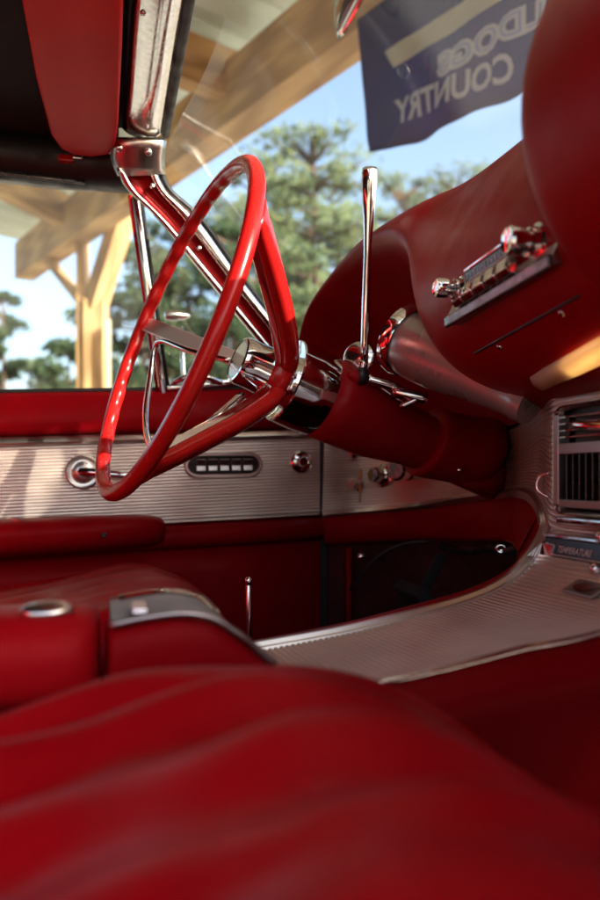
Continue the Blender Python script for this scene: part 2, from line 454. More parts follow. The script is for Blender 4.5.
# flag hung from the eave beam, seen from its back
flag = emp("flag", A0 + AD * 2.55 + V(0, 0, 1.03))
tag(flag, "navy banner flag with cream stripe and white lettering seen mirrored from behind", "flag")
FO = AN * -0.078
def fs_(px, py):
    """photo pixel -> (distance along the beam, height) on the flag's plane"""
    d = D(px, py); q = d * ((A0 + FO).dot(AN) / d.dot(AN))
    return (q - A0 - FO).dot(AD), q.z
def fp(s, z, off=0.0):
    k_ = (1.46 - z) / 0.4
    wv = (0.009 * math.sin(s * 11) + 0.007 * math.sin(s * 19 + z * 12) + 0.004 * math.sin(s * 37 - z * 20)) * k_ * min(1, max(0, s - 2.1) * 4 + .15)
    p = A0 + AD * s + FO + AN * (wv - off)
    return V(p.x, p.y, z)
ftl, fbl = fs_(357, 46), fs_(372, 152)
fb = [fbl, fs_(392, 147), fs_(413, 140.5), fs_(455, 122), fs_(507, 100), (3.15, fs_(507, 100)[1] + .005)]
def fbot(s):
    for (a, za), (b, zb_) in zip(fb[:-1], fb[1:]):
        if s <= b: return za + (zb_ - za) * max(0, (s - a)) / (b - a)
    return fb[-1][1]
rows = []
for i in range(49):
    u = i / 48; r_ = []
    for j in range(17):
        v = j / 16
        sl = fbl[0] + (ftl[0] - fbl[0]) * v ** .8
        s_ = sl + (3.12 - sl) * u
        zb_ = fbot(fbl[0] + (3.12 - fbl[0]) * u)
        r_.append(fp(s_, zb_ + (1.47 - zb_) * v))
    rows.append(r_)
mk("cloth", loft(rows), "navy_cloth", flag, solid=0.001)
hem = [r[0] for r in rows]
mk("hem", tube(hem, .003, 6), "navy_cloth", flag)
(sa_, za_), (sb_, zb0) = fs_(385, 52), fs_(394, 68)
rows = [[fp(sa_ + (sb_ - sa_) * (1 - v) + .85 * i / 30, zb0 - .012 * i / 30 + (za_ - zb0) * v, 0.004) for v in (0, .5, 1)] for i in range(31)]
mk("stripe", loft(rows), "cream_print", flag)
def flag_text(body, p0, p1, hz, off, bold, space=1.0, nm="lettering", m="white_print"):
    """letters run from pixel p0 (the end that reads last) to p1, height hz, written for the other side"""
    vs, fs = text_vf(body, 1.0, (0, 0, 0), (1, 0, 0), (0, 1, 0), 0, 0, bold, space)
    ref = [v for v in text_vf(body, 1.0, (0, 0, 0), (1, 0, 0), (0, 1, 0), 0, 0, 0, space)[0]]
    x0 = min(v.x for v in ref); x1 = max(v.x for v in ref); y0 = min(v.y for v in ref); y1 = max(v.y for v in ref)
    (sa, za), (sb, zb_) = fs_(*p0), fs_(*p1)
    out = []
    for v in vs:
        u = (x1 - v.x) / (x1 - x0); h = (v.y - y0) / (y1 - y0) - .5
        out.append(fp(sa + (sb - sa) * u, za + (zb_ - za) * u + h * hz, off))
    mk(nm, (out, fs), m, flag, smooth=False)
flag_text("COUNTRY", (394, 112), (514, 66), .070, .0045, .030)
flag_text("LLDOGS", (440, 66), (562, 2), .060, .0040, .085, 1.0)
flag_text("LLDOGS", (440, 66), (562, 2), .058, .0065, -.028, 1.0, "letter_shade", "blue_print")

# ------------------------------------------------------------------ trees
def leafcloud(centres, per, size, rnd, flat=0.6):
    vs, fs = [], []
    for c, r in centres:
        for _ in range(per):
            while True:
                q = Vector((rnd.uniform(-1, 1), rnd.uniform(-1, 1), rnd.uniform(-1, 1)))
                if q.length < 1: break
            p = c + Vector((q.x * r, q.y * r, q.z * r * flat))
            a = Vector((rnd.gauss(0, 1), rnd.gauss(0, 1), rnd.gauss(0, 1))).normalized()
            b = a.orthogonal().normalized()
            l = size * rnd.uniform(0.6, 1.5); ww = l * rnd.uniform(0.25, 0.5)
            i = len(vs)
            vs += [p - a * l * 0.5, p + b * ww * 0.5, p + a * l * 0.5, p - b * ww * 0.5]
            fs.append((i, i + 1, i + 2, i + 3))
    return vs, fs
def tree(name, label, px, dist, top_py, base_frac, width, leaf, seed, nclump=52, per=70, size=0.19, cat="tree", group="trees beyond the carport"):
    rnd = random.Random(seed)
    b = P(px, HOR, t=dist); b.z = -CZ
    h = (HOR - top_py) / FPX * dist + CZ
    root = emp(name, (b.x, b.y, -CZ))
    tag(root, label, cat, group)
    r0 = 0.018 * h + 0.03
    lean = rnd.uniform(-0.04, 0.04) * h
    path = [b + V(lean * k * k / 64 + rnd.uniform(-.01, .01) * h * (k > 0), rnd.uniform(-.01, .01) * h, h * 0.93 * k / 8) for k in range(9)]
    tk = tube(path, [r0 * (1 - 0.105 * k) for k in range(9)], 9)
    limbs = []; cl = []
    for k in range(nclump):
        u = base_frac + (1 - base_frac) * (k + rnd.random()) / nclump
        prof = math.sin(min(1, (1 - u) / (1 - base_frac) * 1.15 + 0.12) * PI * 0.62) ** 0.8
        ang = rnd.uniform(0, 2 * PI)
        rr = width * prof * rnd.uniform(0.25, 1.0)
        i = min(7, int(u / 0.93 * 8)); st = path[i].lerp(path[i + 1], min(1, u / 0.93 * 8 - i))
        en = st + V(math.cos(ang) * rr, math.sin(ang) * rr, rnd.uniform(0.0, 0.25) * rr + 0.05 * h * (u > .9))
        limbs.append(tube([st, st.lerp(en, 0.5) + V(0, 0, -0.04 * rr), en], [r0 * 0.28, r0 * 0.18, r0 * 0.06], 5))
        cl.append((en, rnd.uniform(0.35, 0.65) * (0.35 + 0.22 * width)))
        if rr > 0.5 * width: cl.append((st.lerp(en, 0.55), rnd.uniform(0.25, 0.45) * (0.35 + 0.2 * width)))
    mk("trunk", join(tk, *limbs), "bark", root)
    mk("crown", leafcloud(cl, per, size, rnd), leaf, root, smooth=False)
    return root
tree("pine_tree", "tall open-crowned pine with bright green clumps seen through the windshield beside the wheel rim", 322, 19, 136, 0.42, 2.1, "leaf_bright", 1, nclump=75, per=60, size=.19)
tree("pine_tree", "pale green pine behind the chrome gear lever", 392, 26, 176, 0.30, 2.0, "leaf_bright", 2)
tree("pine_tree", "rounded green pine rising above the red dashboard hump", 462, 27, 172, 0.30, 2.4, "leaf_bright", 3)
tree("pine_tree", "slim pine just inside the top arc of the steering wheel", 262, 23, 158, 0.30, 1.9, "leaf_bright", 4)
tree("pine_tree", "low green pine in the gap between gear lever and dashboard hump", 428, 34, 205, 0.2, 2.6, "leaf_far", 5)
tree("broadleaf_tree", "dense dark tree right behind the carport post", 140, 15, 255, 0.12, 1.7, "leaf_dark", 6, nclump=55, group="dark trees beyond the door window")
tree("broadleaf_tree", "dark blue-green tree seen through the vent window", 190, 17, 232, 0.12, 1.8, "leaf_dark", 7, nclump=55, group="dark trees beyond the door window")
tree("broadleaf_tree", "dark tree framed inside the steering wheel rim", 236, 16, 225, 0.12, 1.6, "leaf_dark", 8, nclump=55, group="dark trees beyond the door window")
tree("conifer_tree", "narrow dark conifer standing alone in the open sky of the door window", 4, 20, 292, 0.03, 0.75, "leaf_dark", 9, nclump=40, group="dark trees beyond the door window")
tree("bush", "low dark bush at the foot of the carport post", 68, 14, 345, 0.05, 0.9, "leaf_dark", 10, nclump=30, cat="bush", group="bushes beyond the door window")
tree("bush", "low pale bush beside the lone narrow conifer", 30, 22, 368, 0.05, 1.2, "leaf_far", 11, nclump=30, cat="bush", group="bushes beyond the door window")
tree("broadleaf_tree", "leafy tree filling the gap below the tall pine crown", 300, 28, 232, 0.1, 2.6, "leaf_far", 12, group="trees beyond the carport")
tree("broadleaf_tree", "leafy tree behind the red instrument hood", 355, 30, 222, 0.1, 2.4, "leaf_far", 13, group="trees beyond the carport")
for k_, (px, d_, tp_, lb) in enumerate(((285, 27, 182, "bushy pine between the wheel rim and the tall open pine"), (345, 31, 178, "bushy pine showing left of the chrome gear lever"), (412, 33, 188, "bushy pine just right of the gear lever tip"),
        (440, 30, 182, "bushy pine below the corner of the navy flag"), (492, 32, 178, "bushy pine cut off by the dashboard top edge"), (225, 29, 205, "bushy pine seen inside the upper wheel rim"))):
    tree("bushy_pine", lb, px, d_, tp_, 0.12, 2.7, "leaf_far" if k_ % 2 else "leaf_bright", 30 + k_, nclump=60, per=60, size=.24)
rnd = random.Random(5); cl = []
for i in range(260):
    px = rnd.uniform(-500, 1300); d_ = rnd.uniform(38, 52)
    c = P(px, HOR, t=d_); hh = rnd.uniform(0.6, 1) * (10.5 + 3.5 * math.sin(px * 0.021 + 1.0))
    if -300 < px < 110: hh *= 0.32
    for k in range(4): cl.append((V(c.x + rnd.uniform(-1, 1), c.y, -CZ + hh * (0.15 + 0.25 * k)), 1.7))
o = mk("tree_line", leafcloud(cl, 46, 0.5, rnd), "leaf_far", smooth=False)
tag(o, "distant line of woodland behind the nearer pines", "woodland", kind="stuff")

# ------------------------------------------------------------------ the car
car = emp("convertible_car", (0.0, 0.6, -CZ))
tag(car, "red vintage convertible with red vinyl interior and chrome trim parked under carport", "car")
SH = 0.041                                            # cabin lines rise slightly towards the nose
def sh(x, z): return z + SH * x
def extr(prof, x0, x1, n=8, closed=True):
    """profile (y, z) run along the car"""
    rows = []
    for i in range(n + 1):
        x = x0 + (x1 - x0) * i / n
        rows.append([V(x, y, sh(x, z)) for y, z in prof])
    return loft(rows, cu=closed, caps=closed)
def ridged(n, a, b, depth, flat=0.45):
    """(fraction a..b, depth) samples of a sheet pressed into n rounded ribs"""
    out = []
    for k in range(n):
        for q, dd in ((0.0, 0.0), (0.22, 1.0), (0.5, 1.15), (0.78, 1.0)):
            out.append((a + (b - a) * (k + q) / n, depth * dd))
    out.append((b, 0.0))
    return out
# ---- body shell: floor, sill, firewall, hood, rear
body = emp("body_shell", (0.0, 0.6, -CZ + 0.2), car)
mk("floor_carpet", loft([[V(x, y, -0.44) for x in (-1.3, -.5, 0, .5, .82)] for y in (-.12, .3, .6, .9, 1.33)]), "red_carpet", body, solid=0.03)
mk("firewall", loft([[V(0.78, y, z) for y in (-.15, .3, .6, .9, 1.34)] for z in (-.44, -.2, 0.0, .24)]), "black_cloth", body, solid=0.02)
mk("kick_panel", extr([(1.33, -.44), (1.315, -.30), (1.312, -.10), (1.335, -.085), (1.36, -.10), (1.36, -.44)], .372, .78), "red_carpet", body)
hoodrows = []
for x, zc in ((.70, .25), (.9, .27), (1.4, .24), (1.9, .18), (2.15, .06), (2.2, -.2)):
    hoodrows.append([V(x, y, zc - 0.9 * max(0, abs(y - .6) - .62) ** 1.2 + 0.03 * math.cos((y - .6) * 3)) for y in [-.32 + 1.84 * k / 16 for k in range(17)]])
mk("hood", loft(hoodrows), "car_paint", body, solid=0.01)
for ys in (-.34, 1.54):
    sgn = -1 if ys < 0 else 1
    mk("fender", loft([[V(x, ys + sgn * dy, z) for dy, z in ((-.02, .22), (.03, .12), (.05, -.1), (.03, -.35))] for x in (.42, .9, 1.4, 1.9, 2.15)]), "car_paint", body, solid=0.01)
mk("sill", extr([(1.36, -.5), (1.54, -.5), (1.55, -.3), (1.36, -.42)], -1.0, .42), "car_paint", body)
mk("sill", extr([(-.34, -.5), (-.16, -.5), (-.16, -.42), (-.35, -.32)], -1.0, .42), "car_paint", body)
mk("rear_bulkhead", loft([[V(-1.25 - (z + .44) * .2, y, z) for y in (-.2, .2, .6, 1.0, 1.4)] for z in (-.44, -.2, 0, .12)]), "red_vinyl", body, solid=0.05)

# ---- driver's door
door = emp("driver_door", (0, 1.33, -.44), car)
X0, X1 = -1.0, 0.352
mk("upper_pad", extr([(1.40, .115), (1.40, .136), (1.345, .140), (1.325, .139), (1.313, .132), (1.303, .115), (1.298, .095), (1.300, .078), (1.306, .0685), (1.36, .0685)], X0, X1), "red_vinyl", door)
mk("window_seal", extr([(1.322, .136), (1.336, .138), (1.336, .1445), (1.324, .1435)], X0, X1), "black_rubber", door)
mk("chrome_strip", extr([(1.36, .0675), (1.306, .0675), (1.298, .0662), (1.293, .0625), (1.291, .0575), (1.294, .0540), (1.304, .0525), (1.36, .0525)], X0, X1), "satin_chrome", door, auto=40)
rp = [(1.305 - d, z) for z, d in ridged(24, -.0735, .0522, .0016)]
mk("ridged_panel", extr([(1.35, -.0735)] + rp + [(1.35, .0522)], X0, X1, 6), "aluminium", door, smooth=False)
mk("edge_strip", extr([(1.35, -.0745), (1.300, -.0745), (1.295, -.0775), (1.300, -.0805), (1.35, -.0805)], X0, X1), "chrome", door, auto=40)
mk("padded_ledge", extr([(1.36, -.0815), (1.297, -.0815), (1.284, -.086), (1.276, -.097), (1.278, -.110), (1.290, -.119), (1.36, -.120)], X0, X1), "red_vinyl", door)
mk("lower_panel", extr([(1.36, -.1205), (1.303, -.1205), (1.298, -.16), (1.298, -.30), (1.31, -.42), (1.36, -.43)], X0, X1), "red_vinyl", door)
mk("outer_skin", extr([(1.41, .13), (1.50, .10), (1.55, -.05), (1.54, -.45), (1.50, -.45), (1.49, .05), (1.41, .08)], X0, .41), "car_paint", door)
# armrest: pad with a tapering front end
rows = []
xe = P(168, 520, y=1.26).x
for u, s_ in ((0, 1), (.4, 1), (.7, 1), (.86, 1), (.94, .93), (.98, .75), (1.0, .45)):
    x = -0.9 + (xe + .9) * u
    c_ = (1.262, -.0855)
    pr = [(1.31, -.058), (1.262, -.056), (1.232, -.060), (1.222, -.072), (1.222, -.092), (1.236, -.108), (1.262, -.114), (1.31, -.117)]
    dz = -.012 * (u > .9) * (1 - s_)
    rows.append([V(x, 1.31 + (y - 1.31) * s_, sh(x, -.078 + (z + .078) * (s_ * .6 + .4) + dz)) for y, z in pr])
mk("armrest", loft(rows, cu=True, caps=True), "red_vinyl", door, sub=1)
# pull hole in armrest
q = P(104, 535, y=1.2215)
mk("armrest_screw", lathe(q, (0, -1, 0), [(0, .004), (.0015, .004), (.0005, .002)], 12), "black_rubber", door)
mk("door_seal", box((.3585, 1.327, -.19), (.016, .03, .52)), "black_rubber", body, smooth=False)
# inside door handle
q = P(83, 472, y=1.3025)
mk("handle_escutcheon", lathe(q, (0, -1, 0), [(-.002, .027), (.004, .027), (.006, .0245), (.004, .019), (.005, .016), (.016, .0145), (.018, .011), (.0185, 0.001)], 32), "satin_chrome", door, auto=40)
a = q + V(0, -.017, 0); b = P(134, 476, y=1.272)
e_ = (b - a)
rows = []
for u, w_, t_ in ((-.22, .004, .003), (-.1, .0075, .004), (.15, .0075, .004), (.6, .006, .0035), (.93, .0055, .003), (1.0, .003, .002)):
    c_ = a + e_ * u + V(0, -.004 * math.sin(u * 3), 0)
    rows.append([c_ + V(0, t_ * math.cos(k * PI / 4), w_ * math.sin(k * PI / 4)) for k in range(8)])
mk("handle_lever", loft(rows, cu=True, caps=True), "chrome", door)
# remote mirror knob
q = P(301, 462, y=1.3025)
mk("mirror_knob", join(lathe(q, (0, -1, 0), [(-.002, .0185), (.003, .0185), (.005, .016), (.003, .012), (.003, .001)], 28), lathe(q, (0, -1, 0), [(.002, .0085), (.016, .0085), (.019, .007), (.019, .001)], 20)), "chrome", door, auto=40)
# door window and vent window
gl0 = P(0, 392, y=1.33).z
rows = []
for z, y in ((.10, 1.336), (.25, 1.325), (.37, 1.305), (.465, 1.285)):
    rows.append([V(x, y, z + .0) for x in (-1.0, -.6, -.3, -.1, P(150, 300, y=1.31).x)])
mk("window_glass", loft(rows), "side_glass", door)
vent = emp("vent_window", P(163, 392, y=1.32), car)
def strut(pa, pb, w_, d_):
    return bar(pa, pb, w_, d_, up=(0, -1, 0))
sa, sb = P(135, 196, y=1.285), P(163, 394, y=1.322)
mk("division_bar", strut(sa, sb, .010, .016), "chrome", vent, bev=.002)
mk("bar_seal", strut(sa + V(.009, .002, 0), sb + V(.009, .002, 0), .006, .012), "black_rubber", vent)
mk("bar_trim", strut(sa + V(-.0085, .002, 0), sb + V(-.0085, .002, 0), .005, .012), "red_paint", vent)
va = P(166, 388, y=1.322); vb = P(262, 380, y=1.322)
mk("vent_base", bar(va, vb, .012, .012), "chrome", vent, bev=.003)
mk("vent_latch", tube([P(172, 383, y=1.31), P(186, 377, y=1.305), P(206, 377, y=1.305), P(222, 383, y=1.31)], [.004, .005, .005, .004], 10), "chrome", vent)
mk("vent_glass", ([P(140, 205, y=1.292), P(165, 392, y=1.326), P(270, 384, y=1.326), P(262, 340, y=1.32)], [(0, 1, 2, 3)]), "side_glass", vent, smooth=False)
sm = emp("side_mirror", P(182, 330, y=1.50), car)
q = P(181, 316, y=1.50)
mk("mirror_head", lathe(q + V(-.03, 0, 0), (1, .1, .05), [(0, .008), (.004, .0095), (.02, .010), (.035, .008), (.045, .004), (.048, .001)], 20), "worn_chrome", sm)
mk("mirror_stalk", tube([q + V(.0, 0, -.02), q + V(.004, .0, -.10), q + V(.01, -.005, -.2)], [.005, .004, .008], 10), "worn_chrome", sm)
# window switches
q0 = P(184, 465.5, y=1.3035); q1 = P(262, 464.5, y=1.3035)
sw = emp("window_switch_panel", (q0 + q1) / 2, car)
ctr = (q0 + q1) / 2; L = (q1 - q0).length / 2; ex = (q1 - q0).normalized()
def capsule(L, r, n=10):
    pts = []
    for k in range(n + 1): a = -PI / 2 + PI * k / n; pts.append((L - r + r * math.cos(a), r * math.sin(a)))
    for k in range(n + 1): a = PI / 2 + PI * k / n; pts.append((-L + r + r * math.cos(a), r * math.sin(a)))
    return pts
rows = []
for ins, out in ((0, -.002), (0, .004), (.002, .006), (.005, .006), (.0065, .003), (.0065, .0005)):
    rows.append([ctr + ex * (x) * ((L - ins) / L) + V(0, -out, 0) + V(0, 0, z * ((.0205 - ins) / .0205)) for x, z in capsule(L, .0205)])
mk("bezel", loft(rows, cu=True), "satin_chrome", sw, auto=40)
mk("bezel_back", ([ctr + ex * x * .93 + V(0, -.001, z * .75) for x, z in capsule(L, .0205)], [tuple(range(22))]), "black_gloss", sw, smooth=False)
for k in range(5):
    c_ = ctr + ex * ((k - 2) * .0192 + .001) + V(0, -.006, 0)
    vs = []
    for dx in (-.0078, .0078):
        for dy, dz in ((.004, -.010), (-.003, -.0095), (-.0005, -.001), (-.0045, .0092), (.004, .010)):
            vs.append(c_ + ex * dx + V(0, dy, dz))
    fs = [(0, 1, 2, 3, 4), (9, 8, 7, 6, 5)] + [(i, 5 + i, 5 + (i + 1) % 5, (i + 1) % 5) for i in range(5)]
    mk("switch", (vs, fs), "grey_metal", sw, smooth=False, bev=.001)

# ---- dashboard pad (loft across the car)
ST = {
 -.20: [(.66, .275), (.50, .347), (.41, .354), (.365, .295), (.33, .215), (.332, .165), (.36, .12), (.41, .08), (.50, .065)],
 .40: None, .55: None, .70: None, .79: None,
 .852: [(.66, .27), (.50, .345), (.407, .353), (.358, .300), (.326, .222), (.340, .166), (.375, .122), (.43, .088), (.51, .067)],
 .874: [(.66, .27), (.50, .342), (.400, .350), (.345, .310), (.334, .250), (.40, .190), (.46, .14), (.50, .10), (.53, .069)],
 .900: [(.655, .265), (.495, .336), (.393, .345), (.336, .316), (.338, .272), (.425, .215), (.49, .15), (.52, .105), (.54, .069)],
 .95: [(.65, .26), (.49, .332), (.388, .342), (.330, .318), (.340, .292), (.43, .235), (.50, .16), (.53, .11), (.545, .069)],
 1.03: [(.64, .255), (.48, .322), (.378, .334), (.326, .324), (.338, .302), (.43, .25), (.50, .17), (.53, .11), (.545, .069)],
 1.11: [(.60, .245), (.46, .312), (.37, .326), (.325, .318), (.338, .298), (.43, .25), (.50, .17), (.525, .11), (.535, .069)],
 1.19: [(.52, .225), (.42, .285), (.35, .300), (.314, .295), (.328, .276), (.42, .23), (.48, .16), (.50, .11), (.51, .069)],
 1.25: [(.46, .21), (.38, .255), (.33, .272), (.303, .268), (.318, .250), (.40, .21), (.45, .15), (.47, .11), (.475, .069)],
 1.30: [(.42, .17), (.36, .20), (.325, .215), (.306, .212), (.318, .196), (.38, .165), (.40, .13), (.42, .10), (.425, .069)],
}
rows = []
for y, pr in ST.items():
    pr = pr or ST[-.20]
    rows.append([V(x, y, z) for x, z in pr])
dash = emp("dashboard", (.45, .6, 0.06), car)
dpad = mk("padded_top", loft(rows), "red_vinyl", dash, sub=3)
bpy.context.view_layer.update()
dg = bpy.context.evaluated_depsgraph_get()
ev = dpad.evaluated_get(dg); me = ev.to_mesh()
mw = Matrix.Translation(ORIG[dpad.name])
BVH = BVHTree.FromPolygons([mw @ v.co for v in me.vertices], [tuple(p.vertices) for p in me.polygons])
ev.to_mesh_clear()
CAMW = Vector((0, 0, CZ))
def on_dash(px, py, lift=0.0):
    """where the sight line through a photo pixel meets the dashboard pad"""
    d = D(px, py).normalized()
    loc, nor, _, _ = BVH.ray_cast(CAMW, d)
    if loc is None:
        p = P(px, py, x=.36); return p, Vector((-1, 0, 0))
    if nor.dot(d) > 0: nor = -nor
    p = loc + nor * lift
    return Vector((p.x, p.y, p.z - CZ)), nor
# padded pod on the passenger side
pod = []
for y, s_ in ((.506, .0), (.505, .70), (.502, .88), (.496, .95), (.485, .985), (.465, 1.0), (.42, 1.0), (.2, 1.0), (-.05, 1.0), (-.2, .97), (-.25, .8)):
    c_ = (.37, .25)
    pr = [(.45, .085), (.40, .096), (.335, .120), (.282, .172), (.266, .243), (.277, .303), (.302, .350), (.36, .392), (.44, .405), (.56, .37), (.60, .24), (.55, .11)]
    pod.append([V(c_[0] + (x - c_[0]) * s_, y, c_[1] + (z - c_[1]) * s_) for x, z in pr])
mk("padded_pod", loft(pod, cu=True, caps=True), "red_vinyl", dash, sub=2)
# seam line of the lower cover, screws and plate
ln = [on_dash(475 + 105 * k / 12, 353 - 58 * k / 12, .0006)[0] for k in range(13)]
mk("cover_seam", tube(ln, .0013, 6), "black_rubber", dash)
for sx, sy in ((500, 347), (562, 313)):
    p, nn = on_dash(sx, sy, .0)
    mk("screw", join(lathe(p, nn, [(-.001, .0030), (.0012, .0030), (.0018, .0022), (.0018, .0001)], 14)), "worn_chrome", dash)
g0, g1 = [], []
poly = [(529, 377), (533, 384), (541, 386), (570, 372), (600, 357), (640, 338), (640, 316), (600, 338), (565, 355)]
rows = []
for k in range(9):
    u = k / 8
    top = (530 + 110 * u, 375 - 62 * u); bot = (535 + 105 * u, 388 - 44 * u)
    ro = []
    for j, f_ in enumerate((0, .12, .5, .88, 1)):
        e_ = .8 if k == 0 else 1
        xx = top[0] + (bot[0] - top[0]) * (.5 + (f_ - .5) * e_); yy = top[1] + (bot[1] - top[1]) * (.5 + (f_ - .5) * e_)
        p, nn = on_dash(xx, yy, .011 if 0 < j < 4 and k > 0 else .0015)
        ro.append(p)
    rows.append(ro)
lamp = emp("courtesy_lamp", rows[4][2], car)
mk("lamp_lens", loft(rows), "lamp_lens", lamp)
bl = [on_dash(574 + 22 * k, 364 - 13 * k, .0055)[0] for k in range(3)]
mk("lamp_bulb", tube(bl, [.0028, .0036, .0028], 10), "lamp_bulb", lamp)

# ---- ridged aluminium dash panel that sweeps from the door round to the console
TR = [(.355, 1.300, -.0624), (.43, 1.290, -.056), (.50, 1.240, -.047), (.535, 1.150, -.034), (.54, 1.0, -.022), tuple(P(522, 492.5, t=.985)),
      tuple(P(533, 495.5, t=.91)), tuple(P(541, 503, t=.86)), tuple(P(546, 514, t=.825)), tuple(P(548, 530, t=.805)), (.405, .704, -.080), (.374, .70, -.104), (.33, .70, -.1205), (.266, .70, -.134), (.20, .70, -.1455), (.10, .70, -.158)]
trim = crom(TR, 6)
PB = [Vector(p) for p in TR[:8]] + [V(.436, .728, -.05), V(.434, .70, -.06), V(.433, .60, -.06), V(.433, .40, -.06), V(.433, .1, -.06)]
PT_z = [.0665, .066, .066, .067, .068, .070, .078, .085, .090, .095, .095, .095, .095]
pbot = crom(PB, 6); ptop = crom([V(p.x + .004, p.y, z) for p, z in zip(PB, PT_z)], 6)
ribs = ridged(26, 0, 1, .0016)
rows = []
for i, (a, b) in enumerate(zip(pbot, ptop)):
    t_ = (pbot[min(i + 1, len(pbot) - 1)] - pbot[max(i - 1, 0)]); nn = Vector((-t_.y, t_.x, 0)).normalized()
    if nn.dot(Vector((-1, -.6, 0))) < 0: nn = -nn
    rows.append([a.lerp(b, f_) + nn * d for f_, d in ribs])
panel = emp("dash_panel", (.5, 1.0, -.06), car)
mk("ridged_panel", loft(rows), "aluminium", panel, smooth=False)
mk("top_strip", tube([p + V(-.002, -.002, .002) for p in ptop[:44]], .004, 8), "chrome", panel)
# trim moulding along the lower edge and down the console
mk("edge_moulding", sweep([(x * 1.25, z * 1.25) for x, z in ((-.007, -.004), (-.004, -.0055), (.004, -.0055), (.007, -.004), (.0065, .003), (.003, .005), (0, .0035), (-.003, .005), (-.0065, .003))], trim, (-.25, -.5, .8)), "satin_chrome", panel, auto=50)
# padded red roll below the moulding
LIPPX = [(325, 546), (372, 543), (416, 541), (459, 541), (498, 541), (510, 543), (515, 547), (517, 552), (518, 558), (517, 564), (507, 573), (486, 584), (452, 596), (391, 613), (336, 627), (250, 645)]
lip = []
for q, (lx, ly) in zip(TR, LIPPX):
    t_ = Vector(q).dot(CF)
    lip.append(P(lx, ly, t=t_ + (.0 if q[1] > .76 else .035)))
lipc = crom(lip, 6)
rows = []
for a, b in zip(trim, lipc):
    m_ = (a + b) / 2; out = -m_.normalized() * .016; back = m_.normalized() * .05
    if a.y < .76: out = V(0, .002, .006); back = V(0, .02, -.05)
    rows.append([a + V(0, 0, -.002) + back * .2, a + V(0, 0, -.003), a.lerp(b, .2) + out * .7, a.lerp(b, .5) + out, a.lerp(b, .8) + out * .75, b, b + back * .5, b + back])
mk("padded_roll", loft(rows), "red_vinyl", panel, sub=1)
# knobs left of the column
def knob(pos, ax, prof, name="knob", m="worn_chrome", par=None, n=24):
    return mk(name, lathe(pos, ax, prof, n), m, par or panel, auto=35)
kx = V(-.80, -.58, .08).normalized()
def panel_pt(px, py):
    best = None
    for i in range(len(pbot)):
        t_ = Vector((pbot[i].x, pbot[i].y, 0)).dot(CF); pxx = 300 + FPX * Vector((pbot[i].x, pbot[i].y, 0)).dot(CR) / t_
        if best is None or abs(pxx - px) < best[0]:
            best = (abs(pxx - px), t_)
        if pxx > 470: break
    return P(px, py, t=best[1])
knob(panel_pt(358, 485), kx, [(-.003, .0105), (.002, .0105), (.003, .0075), (.016, .0085), (.019, .0075), (.019, .001)])
knob(panel_pt(384, 476), kx, [(-.003, .020), (.004, .020), (.006, .015), (.012, .015), (.014, .012), (.030, .0125), (.033, .010), (.033, .001)], "ignition_switch")
knob(panel_pt(408, 472), kx, [(-.003, .015), (.002, .015), (.004, .011), (.014, .017), (.034, .018), (.038, .014), (.038, .001)], "headlight_knob")
knob(panel_pt(354, 452), kx, [(-.003, .010), (.006, .012), (.010, .008), (.010, .001)], "wiper_knob")
key = emp("ignition_key", panel_pt(378, 500) + kx * .03)
tag(key, "small brass key hanging from the ignition switch below the column", "key")
kp = panel_pt(373, 476) + kx * .036
mk("key_blade", box(kp, (.004, .010, .018)), "brass", key, smooth=False, bev=.001)
mk("key_ring", tube([kp + V(0, .007 * math.cos(a_), -.012 + .009 * math.sin(a_)) for a_ in [2 * PI * k / 16 for k in range(16)]], .0009, 6, closed=True), "worn_chrome", key)
mk("key_fob", join(box(kp + V(-.001, -.001, -.024), (.002, .010, .012)), box(kp + V(-.001, -.001, -.038), (.0018, .005, .018))), "brass", key, smooth=False)

# ---- radio
rb0 = P(447, 329, x=.329); rb1 = P(553, 268, x=.329)
ry = V(rb1.x - rb0.x, rb1.y - rb0.y, rb1.z - rb0.z); RL = ry.length; ry.normalize()     # towards the passenger
rx = V(-1, 0, 0); rx = (rx - ry * rx.dot(ry)).normalized(); rz = ry.cross(rx) if ry.cross(rx).z > 0 else rx.cross(ry)
radio = emp("radio", rb0, car)
def RP(a, b, c): return rb0 + ry * a + rz * b + rx * c
# tapered steel face: bottom ledge proud, top set back
pf = [(-.02, .004), (.000, .004), (.000, .012), (-.018, .047), (-.05, .047)]
vs = [RP(a, z_, c) for a in (0, RL) for c, z_ in pf]
fs = [(0, 1, 2, 3, 4), (9, 8, 7, 6, 5)] + [(i, 5 + i, 5 + (i + 1) % 5, (i + 1) % 5) for i in range(5)]
mk("faceplate", (vs, fs), "grey_metal", radio, smooth=False, bev=.0015)
mk("lower_ledge", box(RP(RL / 2, .006, .001), (RL, .011, .005), ry, rz, rx), "dark_metal", radio, smooth=False, bev=.002)
mk("dial", box(RP(RL * .50, .037, -.008), (RL * .58, .014, .016), ry, rz, rx), "black_gloss", radio, smooth=False, bev=.002)
mk("dial_trim", box(RP(RL * .50, .0455, -.008), (RL * .58, .003, .017), ry, rz, rx), "chrome", radio, smooth=False, bev=.001)
tk = []
for k in range(15):
    tk.append(box(RP(RL * (.22 + .5 * k / 14), .036 + (.001 if k % 3 else .002), .0004), (.0011, .003 + .003 * (k % 3 == 0), .0006), ry, rz, rx))
tk.append(box(RP(RL * .50, .0325, .0004), (RL * .50, .0010, .0006), ry, rz, rx))
mk("dial_marks", join(*tk), "ivory_print", radio, smooth=False)
